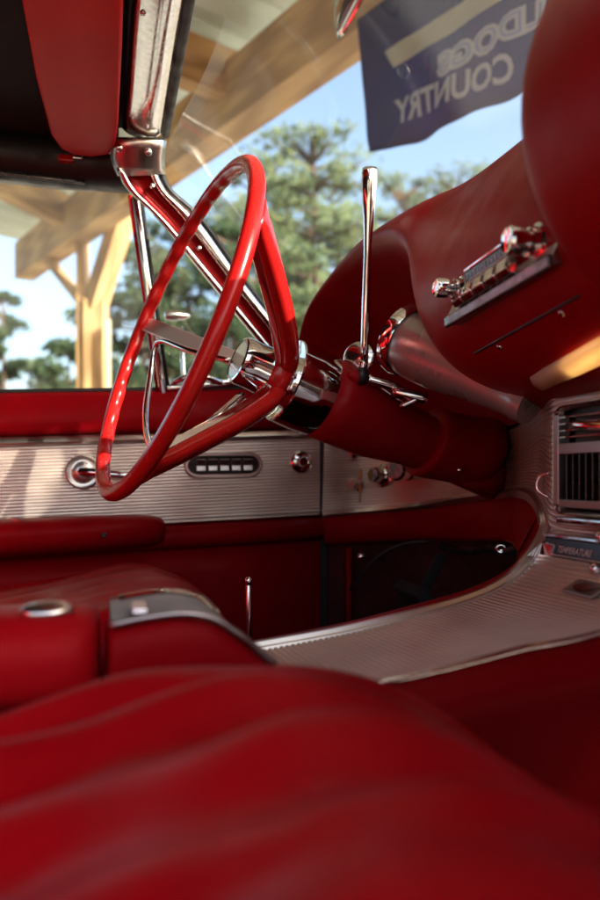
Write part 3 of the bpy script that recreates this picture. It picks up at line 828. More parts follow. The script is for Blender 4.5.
for k in range(5):
    c_ = RP(RL * (.22 + .115 * k), .020, .001)
    vs = []
    for dx in (-.0105, .0105):
        for cc, zz in ((-.012, -.009), (.006, -.008), (.010, -.003), (.008, .006), (-.012, .008)):
            vs.append(c_ + ry * dx * .88 + rx * cc + rz * zz)
    mk("push_button", (vs, fs), "worn_chrome", radio, smooth=False, bev=.0015)
for a_, b_, s_, nm in ((.13, .033, .82, "volume_knob"), (.85, .030, 1.0, "tuning_knob")):
    mk(nm, lathe(RP(RL * a_, b_, -.012), rx, [(-.004, .016 * s_), (.008, .016 * s_), (.010, .0125 * s_), (.016, .0115 * s_), (.017, .0092 * s_), (.022, .0092 * s_), (.023, .0115 * s_), (.032, .0115 * s_), (.034, .0098 * s_), (.033, .0065 * s_), (.033, .0005)], 26), "chrome", radio, auto=35)

# ---- steering wheel
WC = V(.0765, .9538, .1746); wa, wb = .3467, .1973
WN = V(-math.cos(wa) * math.cos(wb), -math.cos(wa) * math.sin(wb), math.sin(wa))
WV = (V(0, 0, 1) - WN * WN.z).normalized(); WU = WN.cross(WV)
def W(a, b, c=0): return WC + WU * a + WV * b + WN * c
def WP(r, deg, c=0): a = math.radians(deg); return W(r * math.cos(a), r * math.sin(a), c)
wheel = emp("steering_wheel", WP(.205, 270), car)
NR, NS = 240, 14
rows = []
for i in range(NR):
    deg = 360 * i / NR
    a = math.radians(deg); rad = WU * math.cos(a) + WV * math.sin(a)
    far = max(0, math.cos(math.radians(deg - 15))) ** .5 if math.cos(math.radians(deg - 15)) > 0 else 0
    row = []
    for j in range(NS):
        ph = 2 * PI * j / NS
        inner = max(0, -math.cos(ph))
        r_ = .0101 + .0022 * inner * far * (math.sin(a * 34) - .2)
        row.append(WC + rad * (.205 + math.cos(ph) * r_) + WN * (math.sin(ph) * r_ * .92))
    rows.append(row)
mk("rim", loft(rows, cu=True, cv=True), "red_plastic", wheel)
def spoke(deg, name):
    a = math.radians(deg); td = -WU * math.sin(a) + WV * math.cos(a)
    pts = crom([WP(.205, deg, -.003), WP(.188, deg, -.019), WP(.15, deg, -.053), WP(.095, deg, -.100), WP(.045, deg, -.136), WP(.018, deg, -.146)], 5)
    rows, rows2 = [], []
    fr = frames(pts)
    for i, (p, (t, _, _)) in enumerate(zip(pts, fr)):
        u = i / (len(pts) - 1)
        hw = .0160 + .002 * (1 - u) + .008 * max(0, .12 - u) / .12; ht = .0085 + .004 * u
        th_ = t.cross(td).normalized()
        if th_.dot(WN) < 0: th_ = -th_
        rows.append([p + td * (hw * math.copysign(abs(math.cos(q)) ** .75, math.cos(q))) + th_ * (ht * math.copysign(abs(math.sin(q)) ** .75, math.sin(q))) for q in [2 * PI * k / 14 for k in range(14)]])
        if .14 < u < .93:
            w2 = .0105
            rows2.append([p + td * (w2 * x) + th_ * (ht + z) for x, z in ((-1.25, -.002), (-1.2, .0052), (-.95, .0065), (-.8, .0035), (.8, .0035), (.95, .0065), (1.2, .0052), (1.25, -.002))])
    mk("spoke", loft(rows, cu=True, caps=True), "red_plastic", wheel)
    mk("spoke_insert", loft(rows2, cu=True, caps=True), "chrome", wheel, auto=35)
spoke(152, "a"); spoke(240, "b")
# flat chrome arm to the rim on the door side
a_ = WP(.200, 13, -.004); b_ = WP(.03, 13, -.10)
mk("chrome_arm", sweep([(-.011, -.002), (.011, -.002), (.011, .002), (-.011, .002)], crom([a_, WP(.16, 13, -.022), WP(.08, 13, -.065), b_], 5), (WN + WV * .35 - WU * .2)), "brushed_chrome", wheel, bev=.001, smooth=False)
horn = crom([WP(.035, 6, -.09), WP(.10, 6, -.05), WP(.155, 8, -.024), WP(.170, 3, -.022), W(.163, -.03, -.028), W(.13, -.085, -.032), W(.07, -.125, -.034), W(0, -.142, -.036), W(-.05, -.13, -.045), W(-.05, -.09, -.07), W(-.025, -.045, -.1)], 7)
mk("horn_ring", tube(horn, .0042, 10), "chrome", wheel)
mk("hub_barrel", lathe(W(0, 0, -.088), -WN, [(0, .026), (.001, .0285), (.006, .0305), (.02, .0300), (.045, .0315), (.075, .034), (.085, .037), (.10, .037)], 40, caps=False), "chrome", wheel, auto=40)
mk("hub_cap", lathe(W(0, 0, -.088), -WN, [(.0005, .027), (.0005, .0225), (.004, .0215), (.006, .016), (.0075, .006), (.008, .0003)], 40), "worn_chrome", wheel, auto=30)
mk("hub_base", lathe(W(0, 0, -.128), -WN, [(-.004, .030), (.0, .034), (.012, .036), (.022, .036)], 36), "red_plastic", wheel)

# ---- steering column
sc_ = emp("steering_column", W(0, 0, -.5), car)
mk("collar", lathe(W(0, 0, -.154), -WN, [(.004, .040), (.001, .050), (0, .0525), (.0015, .0542), (.027, .0548), (.052, .0542), (.054, .0525)], 48), "chrome", sc_, auto=40)
mk("shroud", lathe(W(0, 0, -.206), -WN, [(0, .0535), (.03, .0535), (.08, .052), (.11, .047), (.15, .0400), (.19, .0365), (.25, .036), (.32, .036)], 40), "red_paint", sc_)
# boot flaring into the dash panel
rows = []
for s_, r_, dz, sy in ((.374, .034, 0, 1), (.375, .042, 0, 1.0), (.378, .0490, .002, 1.0), (.383, .0505, .003, 1.0), (.40, .0500, .006, 1.03), (.43, .050, .012, 1.08), (.46, .051, .019, 1.12), (.50, .052, .028, 1.15)):
    ax, aa, bb = basis(-WN); c_ = W(0, 0, -s_) + V(0, .0, dz)
    rows.append([c_ + aa * math.cos(2 * PI * k / 28) * r_ + bb * math.sin(2 * PI * k / 28) * r_ * sy for k in range(28)])
mk("boot", loft(rows, cu=True, caps=True), "red_vinyl", sc_, sub=1)
p_ = P(459, 470, t=1.06)
mk("boot_screw", lathe(p_, V(-.3, -.9, .1), [(0, .0032), (.002, .0028), (.002, .0003)], 12), "worn_chrome", sc_)

# ---- gear lever on the column
gp = P(364, 366, y=.955); gt = P(370, 168, y=.925)
gear = emp("gear_lever", gp, car)
lv = [gp + (gt - gp) * u for u in (0, .12, .3, .45, .56, .68, .82, .93, .985, 1.0)]
mk("lever_rod", tube(lv, [.0048, .0050, .0052, .0050, .0046, .0056, .0084, .0098, .0098, .0088], 16), "chrome", gear)
mk("lever_elbow", tube(crom([gp + V(0, 0, .006), gp + V(-.004, 0, -.008), gp + V(-.014, 0, -.018), gp + V(-.022, .004, -.022)], 4), [.0056] * 13, 12), "worn_chrome", gear)
pv = P(351, 377, y=.955)
mk("pivot_ball", lathe(pv + V(.012, 0, 0), V(-1, -.25, .1), [(0, .009), (.006, .0105), (.010, .011), (.0105, .008), (.016, .0075), (.020, .005), (.021, .0003)], 18), "red_paint", gear)
mk("pivot_bracket", lathe(P(360, 358, y=.975), V(-.6, -.75, .15), [(0, .020), (.003, .022), (.006, .019), (.007, .0003)], 26), "worn_chrome", gear)
mk("pivot_boot", tube([pv + V(.006, -.004, .0), pv + V(.018, -.003, .002)], [.0115, .011], 14), "black_rubber", gear)
# linkage and bits behind the lever
lk = [(P(365, 378, y=.95), P(400, 388, y=.94), .0065), (P(392, 391, y=.94), P(428, 399, y=.92), .008), (P(400, 407, y=.93), P(428, 394, y=.92), .004), (P(376, 383, y=.96), P(402, 402, y=.96), .005)]
for a, b, r_ in lk:
    mk("linkage_rod", tube([a, a.lerp(b, .15), a.lerp(b, .85), b], [r_ * .8, r_, r_, r_ * .8], 12), "worn_chrome", gear)

# ---- chrome instrument tube under the hood
ia = P(404, 339, y=.915); ib = P(528, 404, y=.765)
iax = (ib - ia).normalized(); IL = (ib - ia).length
ip = emp("instrument_tube", ib, car)
mk("tube_body", lathe(ia, iax, [(.004, .036), (.012, .040), (.03, .041), (.06, .039), (.09, .0345), (.12, .029), (.15, .0245), (IL - .014, .0215), (IL - .011, .0228), (IL + .004, .0215)], 40), "tube_chrome", ip, auto=40)
mk("tube_bezel", lathe(ia, iax, [(.010, .034), (.002, .035), (-.002, .040), (.001, .0445), (.010, .045), (.016, .042)], 40, caps=False), "chrome", ip, auto=40)
mk("tube_lens", lathe(ia, iax, [(.003, .0345), (-.001, .02), (-.002, .0004)], 32, caps=False), "worn_chrome", ip)

# ---- centre console
con = emp("centre_console", (.2, .6, -.44), car)
CP = [(.04, -.160), (.10, -.158), (.20, -.1455), (.266, -.134), (.33, -.1205), (.374, -.104), (.405, -.080), (.424, -.0605), (.4315, -.052)]
cpx = crom([V(x, 0, z) for x, z in CP], 4)
cpd = crom([V(x, 0, z) for x, z in CP], 60)
cl_ = [0.0]
for a, b in zip(cpd[:-1], cpd[1:]): cl_.append(cl_[-1] + (b - a).length)
def along(d):
    for i in range(len(cl_) - 1):
        if d <= cl_[i + 1] + 1e-9:
            u = (d - cl_[i]) / (cl_[i + 1] - cl_[i]); p = cpd[i].lerp(cpd[i + 1], u); t_ = (cpd[i + 1] - cpd[i]).normalized()
            return p, V(-t_.z, 0, t_.x)
    return cpd[-1], V(-1, 0, 0)
def zlift(x, y): return .012 * (.7 - y) / .2 * (1 if x < .28 else max(0, (.40 - x) / .12))
rows = []
for d_, h_ in ridged(int(cl_[-1] / .0052), 0, cl_[-1], .0017):
    p, nn = along(d_); q = p + nn * h_
    rows.append([V(q.x, y, q.z + zlift(p.x, y)) for y in (.700, .6, .502)])
mk("ridged_plate", loft(rows), "aluminium", con, smooth=False)
def cz_near(p): return p.z + (.012 if p.x < .28 else .012 * max(0, (.40 - p.x) / .12))
near = [V(p.x, .499, cz_near(p) + .001) for p in cpx]
mk("edge_bead", tube(near, .0028, 8), "worn_chrome", con)
rows = []
for p in near:
    rows.append([p + V(0, 0, -.002), p + V(0, -.012, -.006), p + V(0, -.020, -.018), p + V(0, -.018, -.035), p + V(0, -.010, -.06), V(p.x, p.y - .004, -.30), V(p.x, p.y, -.44)])
for xx in (.52, .62):
    rows.append([V(xx, q.y, q.z) for q in rows[-1]])
mk("side_panel", loft(rows), "red_vinyl", con, sub=1)
rows = []
for p in cpx:
    rows.append([V(p.x, .705, p.z - .01), V(p.x, .735, p.z - .04), V(p.x, .735, -.44)])
mk("tunnel_side", loft(rows), "red_carpet", con)
# badge on the plate below the temperature control
bq = P(585, 591, t=.66); zc = bq
mk("badge", box(bq + V(.0, 0, .002), (.020, .042, .0025), V(.88, 0, .47), (0, 1, 0), V(-.47, 0, .88)), "grey_metal", con, smooth=False, bev=.001)
mk("badge_oval", ([bq + V(-.0016, 0, .0036) + V(.88, 0, .47) * (.006 * math.sin(a_)) + V(0, .013 * math.cos(a_), 0) for a_ in [2 * PI * k / 20 for k in range(20)]], [tuple(range(20))]), "worn_chrome", con, smooth=False)
# ---- air vent on the vertical plate
av = emp("air_vent", (.43, .6, -.04), car)
yl = .688; yr = .500; zt, zb = .068, -.036; XV = .424
def rrect(y0, y1, z0, z1, r, n=6):
    pts = []
    for cy_, cz_, a0 in ((y1 - r, z1 - r, 0), (y0 + r, z1 - r, 90), (y0 + r, z0 + r, 180), (y1 - r, z0 + r, 270)):
        for k in range(n + 1):
            a_ = math.radians(a0 + 90 * k / n); pts.append((cy_ + r * math.cos(a_), cz_ + r * math.sin(a_)))
    return pts
def ringrows(specs):
    return [[V(x, y, z) for y, z in rrect(yr + i, yl - i, zb + i, zt - i, max(.003, .016 - i))] for x, i in specs]
mk("outer_bezel", loft(ringrows([(.436, 0), (.420, 0), (.4165, .0012), (.4155, .003), (.418, .005), (.426, .0065)]), cu=True), "worn_chrome", av, auto=40)
mk("recess", ([V(.427, y, z) for y, z in rrect(yr + .006, yl - .006, zb + .006, zt - .006, .010)], [tuple(range(28))]), "black_gloss", av, smooth=False)
def frame_bar(y0, y1, z0, z1, x0=.412, x1=.424, m="grey_metal", nm="inner_frame", bev=.0008):
    return mk(nm, box(((x0 + x1) / 2, (y0 + y1) / 2, (z0 + z1) / 2), (x1 - x0, abs(y1 - y0), abs(z1 - z0))), m, av, smooth=False, bev=bev)
frame_bar(.6795, .670, -.026, .058); frame_bar(.518, .5085, -.026, .058)
frame_bar(.670, .518, .021, .031); frame_bar(.670, .518, -.028, -.021)
for k in range(4):
    zc_ = .0365 + .0062 * k
    frame_bar(.670, .518, zc_, zc_ + .0012, .416, .4255, "worn_chrome", "louvre", 0)
for k in range(15):
    yy = .664 - .0102 * k
    frame_bar(yy, yy - .0016, -.0208, .0208, .4165, .4255, "dark_metal", "slat", 0)
mk("vent_lever", tube([V(.412, .590, .042), V(.408, .632, .046), V(.407, .640, .047)], [.0035, .0040, .0034], 12), "worn_chrome", av)
mk("thumb_tab", tube(crom([V(.414, .6885, .004), V(.408, .696, .0), V(.406, .697, -.012), V(.414, .6885, -.020)], 5), .0014, 8), "worn_chrome", av)
mk("vent_lip", box((.420, .60, -.040), (.016, .15, .006)), "worn_chrome", av, smooth=False, bev=.002)
# ---- temperature control strip
tq = emp("temperature_control", (.41, .6, -.07), car)
TX = .4145
ez = V(-.25, 0, .97).normalized() if False else V(.28, 0, .96).normalized(); exn = V(0, -1, 0); eo = ez.cross(exn); eo = eo if eo.x < 0 else -eo
tc_ = P(590, 547, x=TX); tc_.y = .60
tl = P(545, 548, x=TX)
half = tl.y - .60
def TB(a, b, c): return V(TX, .60, tl.z) + V(0, 1, 0) * a + ez * b + eo * c
mk("housing", box(TB(0, 0, -.004), (half * 2, .024, .014), (0, 1, 0), ez, eo), "black_gloss", tq, smooth=False, bev=.002)
mk("frame_strip", box(TB(0, .0125, .003), (half * 2 + .004, .003, .004), (0, 1, 0), ez, eo), "worn_chrome", tq, smooth=False, bev=.0008)
mk("frame_strip", box(TB(0, -.0125, .003), (half * 2 + .004, .003, .004), (0, 1, 0), ez, eo), "worn_chrome", tq, smooth=False, bev=.0008)
mk("frame_strip", box(TB(0, -.0175, .000), (half * 2 + .004, .005, .010), (0, 1, 0), ez, eo), "grey_metal", tq, smooth=False, bev=.0015)
tt = P(577, 547, x=TX)
mk("lettering", text_vf("TEMPERATURE", .0082, TB(tt.y - .60, 0.0005, .0036), (0, -1, 0), ez, 0, .25, 0.0001, 1.0), "ivory_print", tq, smooth=False)
for bz, yy in ((.016, P(598, 537, x=.405).y), (-.012, P(600, 558, x=.405).y)):
    mk("slide_knob", lathe(TB(yy - .60, bz, .002), eo, [(0, .0035), (.006, .0035), (.008, .0055), (.013, .005), (.014, .0005)], 16), "chrome", tq)
tip = P(527, 556, t=.775)
mk("trim_arrow", loft([[tip + V(0, 0, 0), tip + V(.001, 0, .0005), tip + V(.001, 0, -.0005)], [TB(half, .006, .004), TB(half - .004, .004, .006), TB(half, -.010, .004)], [TB(half - .02, .004, .003), TB(half - .02, .003, .004), TB(half - .02, -.010, .003)]], cu=True, caps=True), "chrome", tq, smooth=False)

# ---- console box between the seats: padded lid and ashtray end
cb = emp("console_box", (-.1, .6, -.44), car)
rows = []
for x, s_ in ((-.55, 1), (-.30, 1), (-.05, 1), (-.016, 1), (-.006, .93), (-.003, .78)):
    pr = [(.500, -.150), (.492, -.125), (.492, -.105), (.500, -.089), (.522, -.081), (.56, -.0835), (.62, -.096), (.68, -.120), (.70, -.145)]
    rows.append([V(x, .60 + (y - .60) * s_, -.12 + (z + .12) * s_) for y, z in pr])
mk("lid", loft(rows, cu=True, caps=True), "red_leather", cb, sub=2)
bt = P(47, 606.5, y=.518)
btn = mk("latch_button", lathe(bt + V(0, 0, -.004), V(0, -.25, 1), [(0, .0105), (.003, .0105), (.005, .0085), (.0055, .004), (.0052, .0004)], 24), "satin_chrome", cb)
btn.scale = (1.5, .8, 1)
mk("box_body", join(box((-.28, .60, -.30), (.54, .19, .30)), box((.035, .60, -.33), (.13, .19, .22))), "red_vinyl", cb, smooth=False, bev=.008)
# front end: red cheek with a curved top, chrome framed ridged tray
top = [P(111, 625, y=.50), P(140, 619, y=.50), P(175, 614, y=.50), P(200, 615.5, y=.50), P(218, 621, y=.50), P(238, 634, y=.50), P(256, 648, y=.50), P(275, 664, y=.50)]
tp = crom(top, 5)
def cheek(yoff, bul):
    rows = []
    for p in tp:
        rows.append([V(p.x, yoff + .012, p.z - .001), V(p.x, yoff, p.z - .002), V(p.x, yoff - bul * .7, p.z - .010), V(p.x, yoff - bul, p.z - .030), V(p.x, yoff - bul * .6, -.18), V(p.x, yoff, -.40)])
    rows.insert(0, [q + V(-.0025, .004, -.001) for q in rows[0]]); rows.insert(0, [q + V(-.001, .03, -.002) for q in rows[0]])
    return loft(rows)
mk("cheek_panel", cheek(.503, .008), "red_vinyl", cb, sub=1)
mk("cheek_edge", tube(tp, .0026, 8), "grey_metal", cb)
# tray
rows = []
NRB = 30
for j in range(NRB + 1):
    y = .508 + (.612 - .508) * j / NRB
    rows.append([V(p.x, y, p.z - .003 + .0016 * (j % 2)) for p in tp[:26]])
mk("ridged_tray", loft(rows), "grey_tray", cb, smooth=False)
fy = .606
fr_ = [V(tp[0].x + .004, .508, tp[0].z - .002)] + [V(p.x, fy, p.z - .0015) for p in tp[2:22]] + [V(p.x, fy - .02 * k, p.z - .004) for k, p in enumerate(tp[22:25])]
mk("tray_frame", sweep([(-.006, -.004), (.006, -.004), (.006, .001), (.003, .003), (-.003, .003), (-.006, .001)], crom(fr_[1:-1:3], 3), (0, 0, 1)), "chrome", cb, auto=40)
tb_ = P(139, 610, y=.53)
mk("tray_tab", join(box(tb_ + V(0, 0, .002), (.010, .03, .003)), box(tb_ + V(0, -.015, -.004), (.010, .003, .012))), "chrome", cb, smooth=False, bev=.001)
for k, (sx, sy) in enumerate(((137, 600), (178, 598))):
    q = P(sx, sy, y=fy)
    mk("tray_catch", lathe(q, (0, 0, 1), [(-.004, .006), (.001, .006), (.003, .004), (.003, .0003)], 12), "worn_chrome", cb)
# far cheek with red crown of the driver's side
rows = []
for p in tp:
    rows.append([V(p.x, .613, p.z - .006), V(p.x, .625, p.z - .006), V(p.x, .66, p.z - .006), V(p.x, .69, p.z - .02), V(p.x, .70, -.2), V(p.x, .70, -.4)])
mk("cheek_panel", loft(rows), "red_vinyl", cb)
rd = P(249, 640, y=.80); rt = P(248.5, 585, y=.80)
pbk = emp("seat_lever", rd + V(0, 0, -.1), car)
mk("lever_rod", tube([rd + V(0, 0, -.12), rd, rt, rt + V(0, 0, .002)], [.0028, .0028, .0028, .0018], 10), "worn_chrome", pbk)
mk("lever_tip", tube([rt, rt + V(0, 0, .006), rt + V(0, 0, .008)], [.0036, .0036, .002], 10), "chrome", pbk)

# ---- seats
def seat_surface(y0, y1, zoff, xprof, pleat, crown, nx=70, ny=110, roll=.05, dome=0.0, fold=1.0):
    xs = [p[0] for p in xprof]
    def zx(x):
        for (xa, za), (xb, zb_) in zip(xprof[:-1], xprof[1:]):
            if x <= xb:
                return za + (zb_ - za) * (x - xa) / (xb - xa)
        return xprof[-1][1]
    xp = crom([V(x, 0, z) for x, z in xprof], 8)
    rows = []
    for j in range(ny + 1):
        v = j / ny; y = y0 + (y1 - y0) * v
        e = min(y - y0, y1 - y)
        drop = 0 if e > roll else roll * (1 - math.sqrt(max(0, 1 - (1 - e / roll) ** 2)))
        c_ = crown * (1 - (2 * v - 1) ** 2)
        pl = 0
        if e > .05:
            ph = (y - y0 - .05) / pleat
            pl = -.012 * fold * (.5 + .5 * math.cos(2 * PI * ph + .9 * math.sin(y * 31))) * min(1, (e - .05) / .02)
        r = []
        for i, p in enumerate(xp):
            u = i / (len(xp) - 1)
            fade = max(0, min(1, (p.x + .45) / .1)) * max(0, min(1, (.24 - p.x) / .06))
            r.append(V(p.x, y, p.z + zoff + c_ - drop + pl * fade * (.7 + .5 * math.sin(p.x * 9 + y * 23)) - dome * max(0, .07 - p.x) * max(0, .40 - y) + (.002 * math.sin(p.x * 31 + y * 17) + .0022 * math.sin(p.x * 26 - y * 70 + 1.5 * math.sin(p.x * 13))) * fade))
        r.append(V(xp[-1].x, y, -.40))
        rows.append(r)
    return loft(rows)
XP = [(-.62, -.20), (-.40, -.165), (-.20, -.138), (-.048, -.118), (.02, -.106), (.07, -.101), (.11, -.104), (.15, -.117), (.19, -.141), (.225, -.17), (.25, -.21), (.262, -.26), (.262, -.33)]
ps = emp("passenger_seat", (-.2, .25, -.44), car)
mk("seat_cushion", seat_surface(.02, .468, 0, XP, .066, .007, dome=1.1), "red_leather", ps)
def seat_back(y0, y1, name, par):
    rows = []
    for z, x in ((-.22, -.50), (-.1, -.52), (.05, -.56), (.15, -.60), (.20, -.635), (.20, -.70), (.1, -.70), (-.2, -.66)):
        rows.append([V(x - .05 * abs(2 * k / 12 - 1) ** 6, y0 + (y1 - y0) * k / 12, z - .03 * abs(2 * k / 12 - 1) ** 4 * (z > .1)) for k in range(13)])
    mk(name, loft(rows, cv=True), "red_leather", par, sub=1)
seat_back(.03, .46, "seat_back", ps)
ds = emp("driver_seat", (-.2, 1.0, -.44), car)
XD = [(-.62, -.22), (-.40, -.19), (-.20, -.165), (-.06, -.140), (.0, -.130), (.04, -.128), (.08, -.134), (.115, -.150), (.14, -.175), (.155, -.21), (.16, -.26), (.16, -.33)]
mk("seat_cushion", seat_surface(.745, 1.215, .012, [(x, z - .012) for x, z in XD], .074, .004, fold=.25), "red_leather", ds)
seat_back(.76, 1.2, "seat_back", ds)

# ---- windshield, header, pillars, visor, soft top, mirror
ws = emp("windshield", (.5, .6, .27), car)
hx = .052
GT = [(-.10, .110, .475), (0.0, .118, .492), (.25, .135, .506), (.6, .14, .51), (.95, .125, .506), (1.14, .098, .497), (1.225, .083, .482)]
GB = [(-.13, .42, .17), (-.02, .55, .205), (.25, .70, .235), (.6, .75, .245), (.95, .70, .235), (1.18, .56, .205), (1.322, .40, .165)]
rows = []
for (y, x, z), (y2, x2, z2) in zip(GT, GB):
    a = V(x, y, z); b = V(x2, y2, z2); r = []
    for k in range(9):
        u = k / 8; p = a.lerp(b, u); r.append(p + V(.018, 0, .025) * math.sin(u * PI))
    rows.append(r)
rows = [list(r) for r in zip(*[crom(c_, 4) for c_ in zip(*rows)])]
mk("glass_pane", loft(rows), "windshield_glass", ws)
mk("cowl_seal", tube([r[-1] + V(-.004, 0, 0) for r in rows], .009, 8), "black_rubber", ws)
# header rail: convex chrome moulding under the windshield frame
hd = emp("windshield_header", (.05, .6, .49), car)
HP = [(.023, .506), (.024, .498), (.032, .4915), (.044, .4875), (.058, .4865), (.071, .4895), (.080, .497), (.080, .512), (.023, .514)]
ys = [-.1, .2, .6, .9, 1.05, 1.13, 1.172]
mk("header_moulding", loft([[V(x + (.012 * math.cos((y - .6) * 1.6) - .008 if y < .8 else 0), y, z) for x, z in HP] for y in ys], cu=True, caps=True), "worn_chrome", hd, auto=45)
mk("header_rail", loft([[V(x, y, z) for x, z in ((.0, .515), (.082, .515), (.09, .535), (.0, .54))] for y in (-.12, .6, 1.21)], cu=True, caps=True), "black_cloth", hd, smooth=False)
mk("header_seal", tube([V(.0855, y, .4975) for y in (-.05, .3, .6, .9, 1.1, 1.175)], .006, 8), "black_rubber", hd)
q = P(143, 13, z=.489)
mk("screw", lathe(q, (0, 0, -1), [(-.001, .0034), (.0015, .003), (.0018, .0003)], 12), "worn_chrome", hd)
# corner casting
cc = []
for px0, px1, py in ((118, 162, 137), (115, 161, 146), (114, 160, 155), (117, 160, 163), (121, 161, 172)):
    yy = 1.175 + (py - 137) * .0012
    ro = []
    for k in range(9):
        u = k / 8; ro.append(P(px0 + (px1 - px0) * u, py, y=yy - .012 * math.sin(u * PI) ** .6))
    cc.append(ro)
mk("corner_casting", loft(cc), "satin_chrome", hd, solid=.01, offset=1)
for sx, sy in ((119, 148), (148, 152)):
    q = P(sx, sy, y=1.172)
    mk("casting_screw", lathe(q, (0, -1, -.3), [(-.002, .0058), (.003, .0055), (.006, .004), (.0062, .0004)], 14), "chrome", hd)
# pillar strips (image polylines, on the door side of the windshield)
pil = emp("windshield_pillar", P(270, 345, y=1.31), car)
ROWS = [(168, 116, 124, 147, 157, 163), (190, 127, 137, 157, 168, 173), (220, 158, 167, 183, 200, 205), (280, 207, 217, 229, 243, 247), (345, 260, 270, 281, 294, 298), (372, 282, 292, 303, 316, 320)]
def strip(i, j, bulge, name, m, y0=1.20, y1=1.315, n=6, yo=(0, 0)):
    rows = []
    for r in ROWS:
        u = (r[0] - 168) / 204
        yb = y0 + (y1 - y0) * u
        ro = []
        for k in range(n + 1):
            f_ = k / n
            ro.append(P(r[i] + (r[j] - r[i]) * f_, r[0], y=yb + yo[0] + (yo[1] - yo[0]) * f_ - bulge * math.sin(f_ * PI) ** .7))
        rows.append(ro)
    cols = [crom(c_, 4) for c_ in zip(*rows)]
    mk(name, loft([list(r) for r in zip(*cols)]), m, pil, solid=.006, offset=1)
strip(1, 2, .006, "lip_bead", "chrome", yo=(.0, .0))
strip(2, 3, -.006, "pillar_channel", "red_paint", yo=(.002, .004))
strip(3, 4, .008, "pillar_moulding", "worn_chrome", yo=(.002, .008))
strip(4, 5, .003, "glass_seal", "black_rubber", yo=(.010, .012))
for sx, sy in ((199, 248), (152, 186)):
    u = (sy - 168) / 204; q = P(sx, sy, y=1.20 + .115 * u - .002)
    mk("screw", lathe(q, (0, -1, 0), [(-.002, .0042), (.0015, .004), (.0025, .003), (.0026, .0003)], 12), "chrome", pil)
# sun visor lying against the roof
vis = emp("sun_visor", (-.03, .9, .47), car)
vo = [(-.078, .55), (.016, .55), (.018, .9), (.017, 1.10), (.014, 1.175), (.004, 1.206), (-.020, 1.222), (-.045, 1.222), (-.062, 1.205), (-.073, 1.16), (-.080, 1.0), (-.081, .8)]
vc = V(-.03, .9, 0)
rows = []
for ins, z in ((.96, .486), (1.0, .482), (1.0, .476), (.97, .4725), (.90, .4715), (.5, .471), (.05, .471)):
    rows.append([V(vc.x + (x - vc.x) * ins, vc.y + (y - vc.y) * (1 - (1 - ins) * .3), z + .09 * (-.03 - x) * .3) for x, y in vo])
mk("visor_board", loft(rows, cu=True, caps=True), "bounce_lit_vinyl", vis)
mk("visor_rod", tube([V(.0, 1.205, .478), V(.02, 1.22, .483), V(.05, 1.215, .49)], .004, 8), "chrome", vis)
q = P(66, 160, y=1.245)
mk("visor_clip", join(box(q, (.022, .02, .010))), "red_plastic", vis, smooth=False, bev=.002)
mk("visor_clip_pin", box(q + V(.016, -.004, .004), (.016, .010, .008)), "chrome", vis, smooth=False, bev=.002)
top_ = emp("soft_top", (-.6, .6, .44), car)
rows = []
for x in (-1.35, -1.1, -.8, -.5, -.25, -.05, .02):
    rows.append([V(x, y, .525 + .035 * math.cos((y - .6) * 2.0) - .02 - .25 * max(0, -.9 - x)) for y in [-.14 + 1.48 * k / 14 for k in range(15)]])
mk("top_lining", loft(rows), "black_cloth", top_, solid=.012, offset=1)
def railz(x): return .446 - .10 * x * (1 if x > 0 else .35)
rows = []
for x in (-1.3, -.8, -.4, -.15, -.05, .0, .03, .055):
    z = railz(x)
    pr = [(1.335, z + .02), (1.315, z), (1.275, z - .002), (1.25, z + .012), (1.243, z + .04), (1.25, .515), (1.335, .525)]
    rows.append([V(x, y - (.03 * max(0, (x + .05) / .1)), zz) for y, zz in pr])
mk("side_rail", loft(rows, cu=True, caps=True), "black_rubber", top_, sub=1)
mk("side_rail", loft([[V(q.x, 1.2 - q.y, q.z) for q in r] for r in rows], cu=True, caps=True), "black_rubber", top_, sub=1)
mk("rail_bead", tube([V(x, 1.262, railz(x) + .001) for x in (-1.3, -.8, -.4, -.15, -.03)], .0028, 8), "dark_metal", top_)
for x in (-.30, -.72):
    mk("top_bow", tube([V(x, y, .500 + .033 * math.cos((y - .6) * 2.0) - .02) for y in [-.1 + 1.4 * k / 12 for k in range(13)]], .011, 10), "black_rubber", top_)
rows = []
for x, z in ((-1.30, .45), (-1.45, .36), (-1.6, .25), (-1.68, .10)):
    rows.append([V(x - .1 * math.cos((y - .6) * 2) , y, z + .03 * math.cos((y - .6) * 2)) for y in [-.16 + 1.52 * k / 12 for k in range(13)]])
mk("back_curtain", loft(rows), "black_cloth", top_, solid=.01)
for ys in (-.13, 1.33):
    mk("quarter_curtain", ([V(-.92, ys, .47), V(-1.0, ys, .13), V(-1.75, ys, .10), V(-1.35, ys, .46)], [(0, 1, 2, 3)]), "black_cloth", top_, smooth=False, solid=.008)
    mk("quarter_trim", box((-1.35, ys, -.16), (.74, .05, .56)), "red_vinyl", body, smooth=False, bev=.01)
pdoor = emp("passenger_door", (.36, -.16, -.44), car)
mk("inner_panel", extr([(-.20, .115), (-.20, .136), (-.145, .140), (-.113, .132), (-.103, .115), (-.098, .09), (-.104, .06), (-.11, -.08), (-.085, -.095), (-.085, -.115), (-.10, -.125), (-.11, -.42), (-.16, -.43)], X0, X1), "red_vinyl", pdoor)
mk("ridged_panel", extr([(-.108, .055), (-.100, .052), (-.1005, -.07), (-.108, -.075)], X0, X1), "aluminium", pdoor, smooth=False)
mk("outer_skin", extr([(-.21, .13), (-.30, .10), (-.35, -.05), (-.34, -.45), (-.30, -.45), (-.29, .05), (-.21, .08)], X0, .41), "car_paint", pdoor)
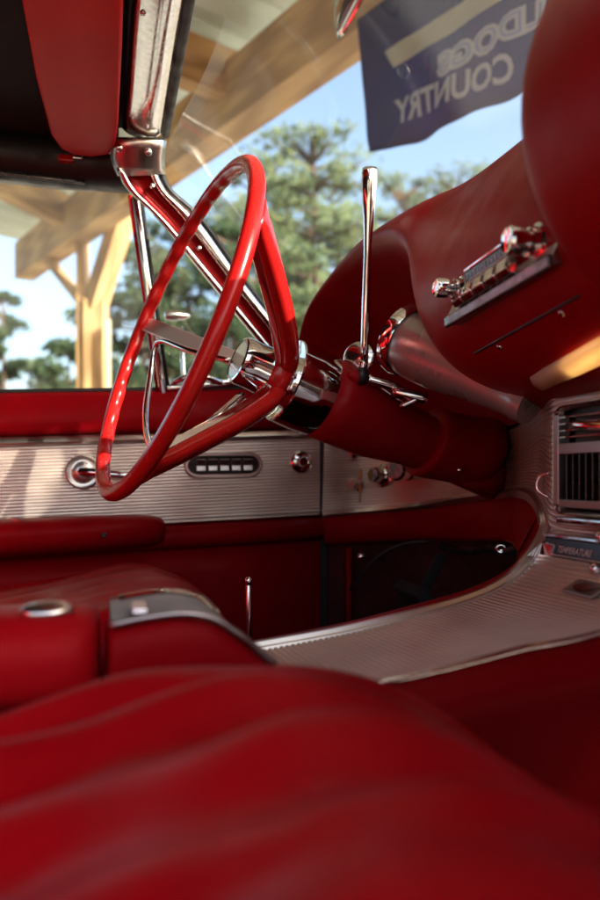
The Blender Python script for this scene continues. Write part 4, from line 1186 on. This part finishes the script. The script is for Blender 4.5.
pdoor.rotation_euler.z = math.radians(34)      # ajar
# rear-view mirror seen almost along its length
mir = emp("rear_view_mirror", (.18, .56, .33), car)
mt = P(332, 51, y=.66)
ma = V(.03, -1, .06).normalized()
rows = []
for s_, k_ in ((0, .55), (.01, .85), (.03, 1), (.10, 1), (.17, 1), (.19, .8)):
    c_ = mt + ma * s_ + V(.004, 0, .030)
    rows.append([c_ + V(x * k_, 0, z * k_) for x, z in ((-.001, -.031), (.004, -.020), (.008, .0), (.007, .020), (.001, .031), (-.004, .022), (-.0045, .0), (-.004, -.020))])
mk("mirror_housing", loft(rows, cu=True, caps=True), "chrome", mir)
mk("mirror_arm", tube([mt + ma * .1 + V(.01, 0, .04), mt + ma * .1 + V(.03, 0, .10), V(.09, mt.y + ma.y * .1, .50)], [.005, .0045, .007], 10), "chrome", mir)

# ---- footwell: pedal, harness, bolts
fw = emp("footwell_fittings", (.6, 1.0, -.3), car)
mk("wiring_loom", tube(crom([P(440, 546, y=1.22), P(470, 552, y=1.15), P(490, 548, y=1.05), P(505, 552, y=1.0), P(520, 548, y=.95)], 6), .006, 8), "black_rubber", fw)
mk("wiring_loom", tube(crom([P(350, 590, y=1.27), P(375, 560, y=1.24), P(400, 545, y=1.22), P(430, 541, y=1.2)], 6), .003, 8), "black_rubber", fw)
q = P(501, 549, y=1.0)
mk("cable_grommet", lathe(q, V(-.5, -.85, 0), [(0, .008), (.003, .008), (.005, .006), (.003, .003), (.003, .0003)], 18), "chrome", fw)
q = P(361, 557, y=1.26)
mk("hinge_bolt", lathe(q, V(-.3, -.95, 0), [(0, .007), (.004, .007), (.006, .004), (.006, .0003)], 8), "worn_chrome", fw)
mk("pillar_edge", loft([[P(345, 548, y=1.285), P(349, 548, y=1.275), P(353, 548, y=1.285)], [P(345, 650, y=1.285), P(349, 650, y=1.275), P(353, 650, y=1.285)]]), "red_vinyl", fw, solid=.01)
pa = P(418, 600, y=1.1); pb_ = P(430, 575, y=1.1)
mk("brake_pedal", join(bar(pa, pb_ + V(.02, 0, .03), .012, .016), box(pa, (.02, .10, .05), (.8, 0, .6), (0, 1, 0), (-.6, 0, .8))), "black_cloth", fw, smooth=False, bev=.004)
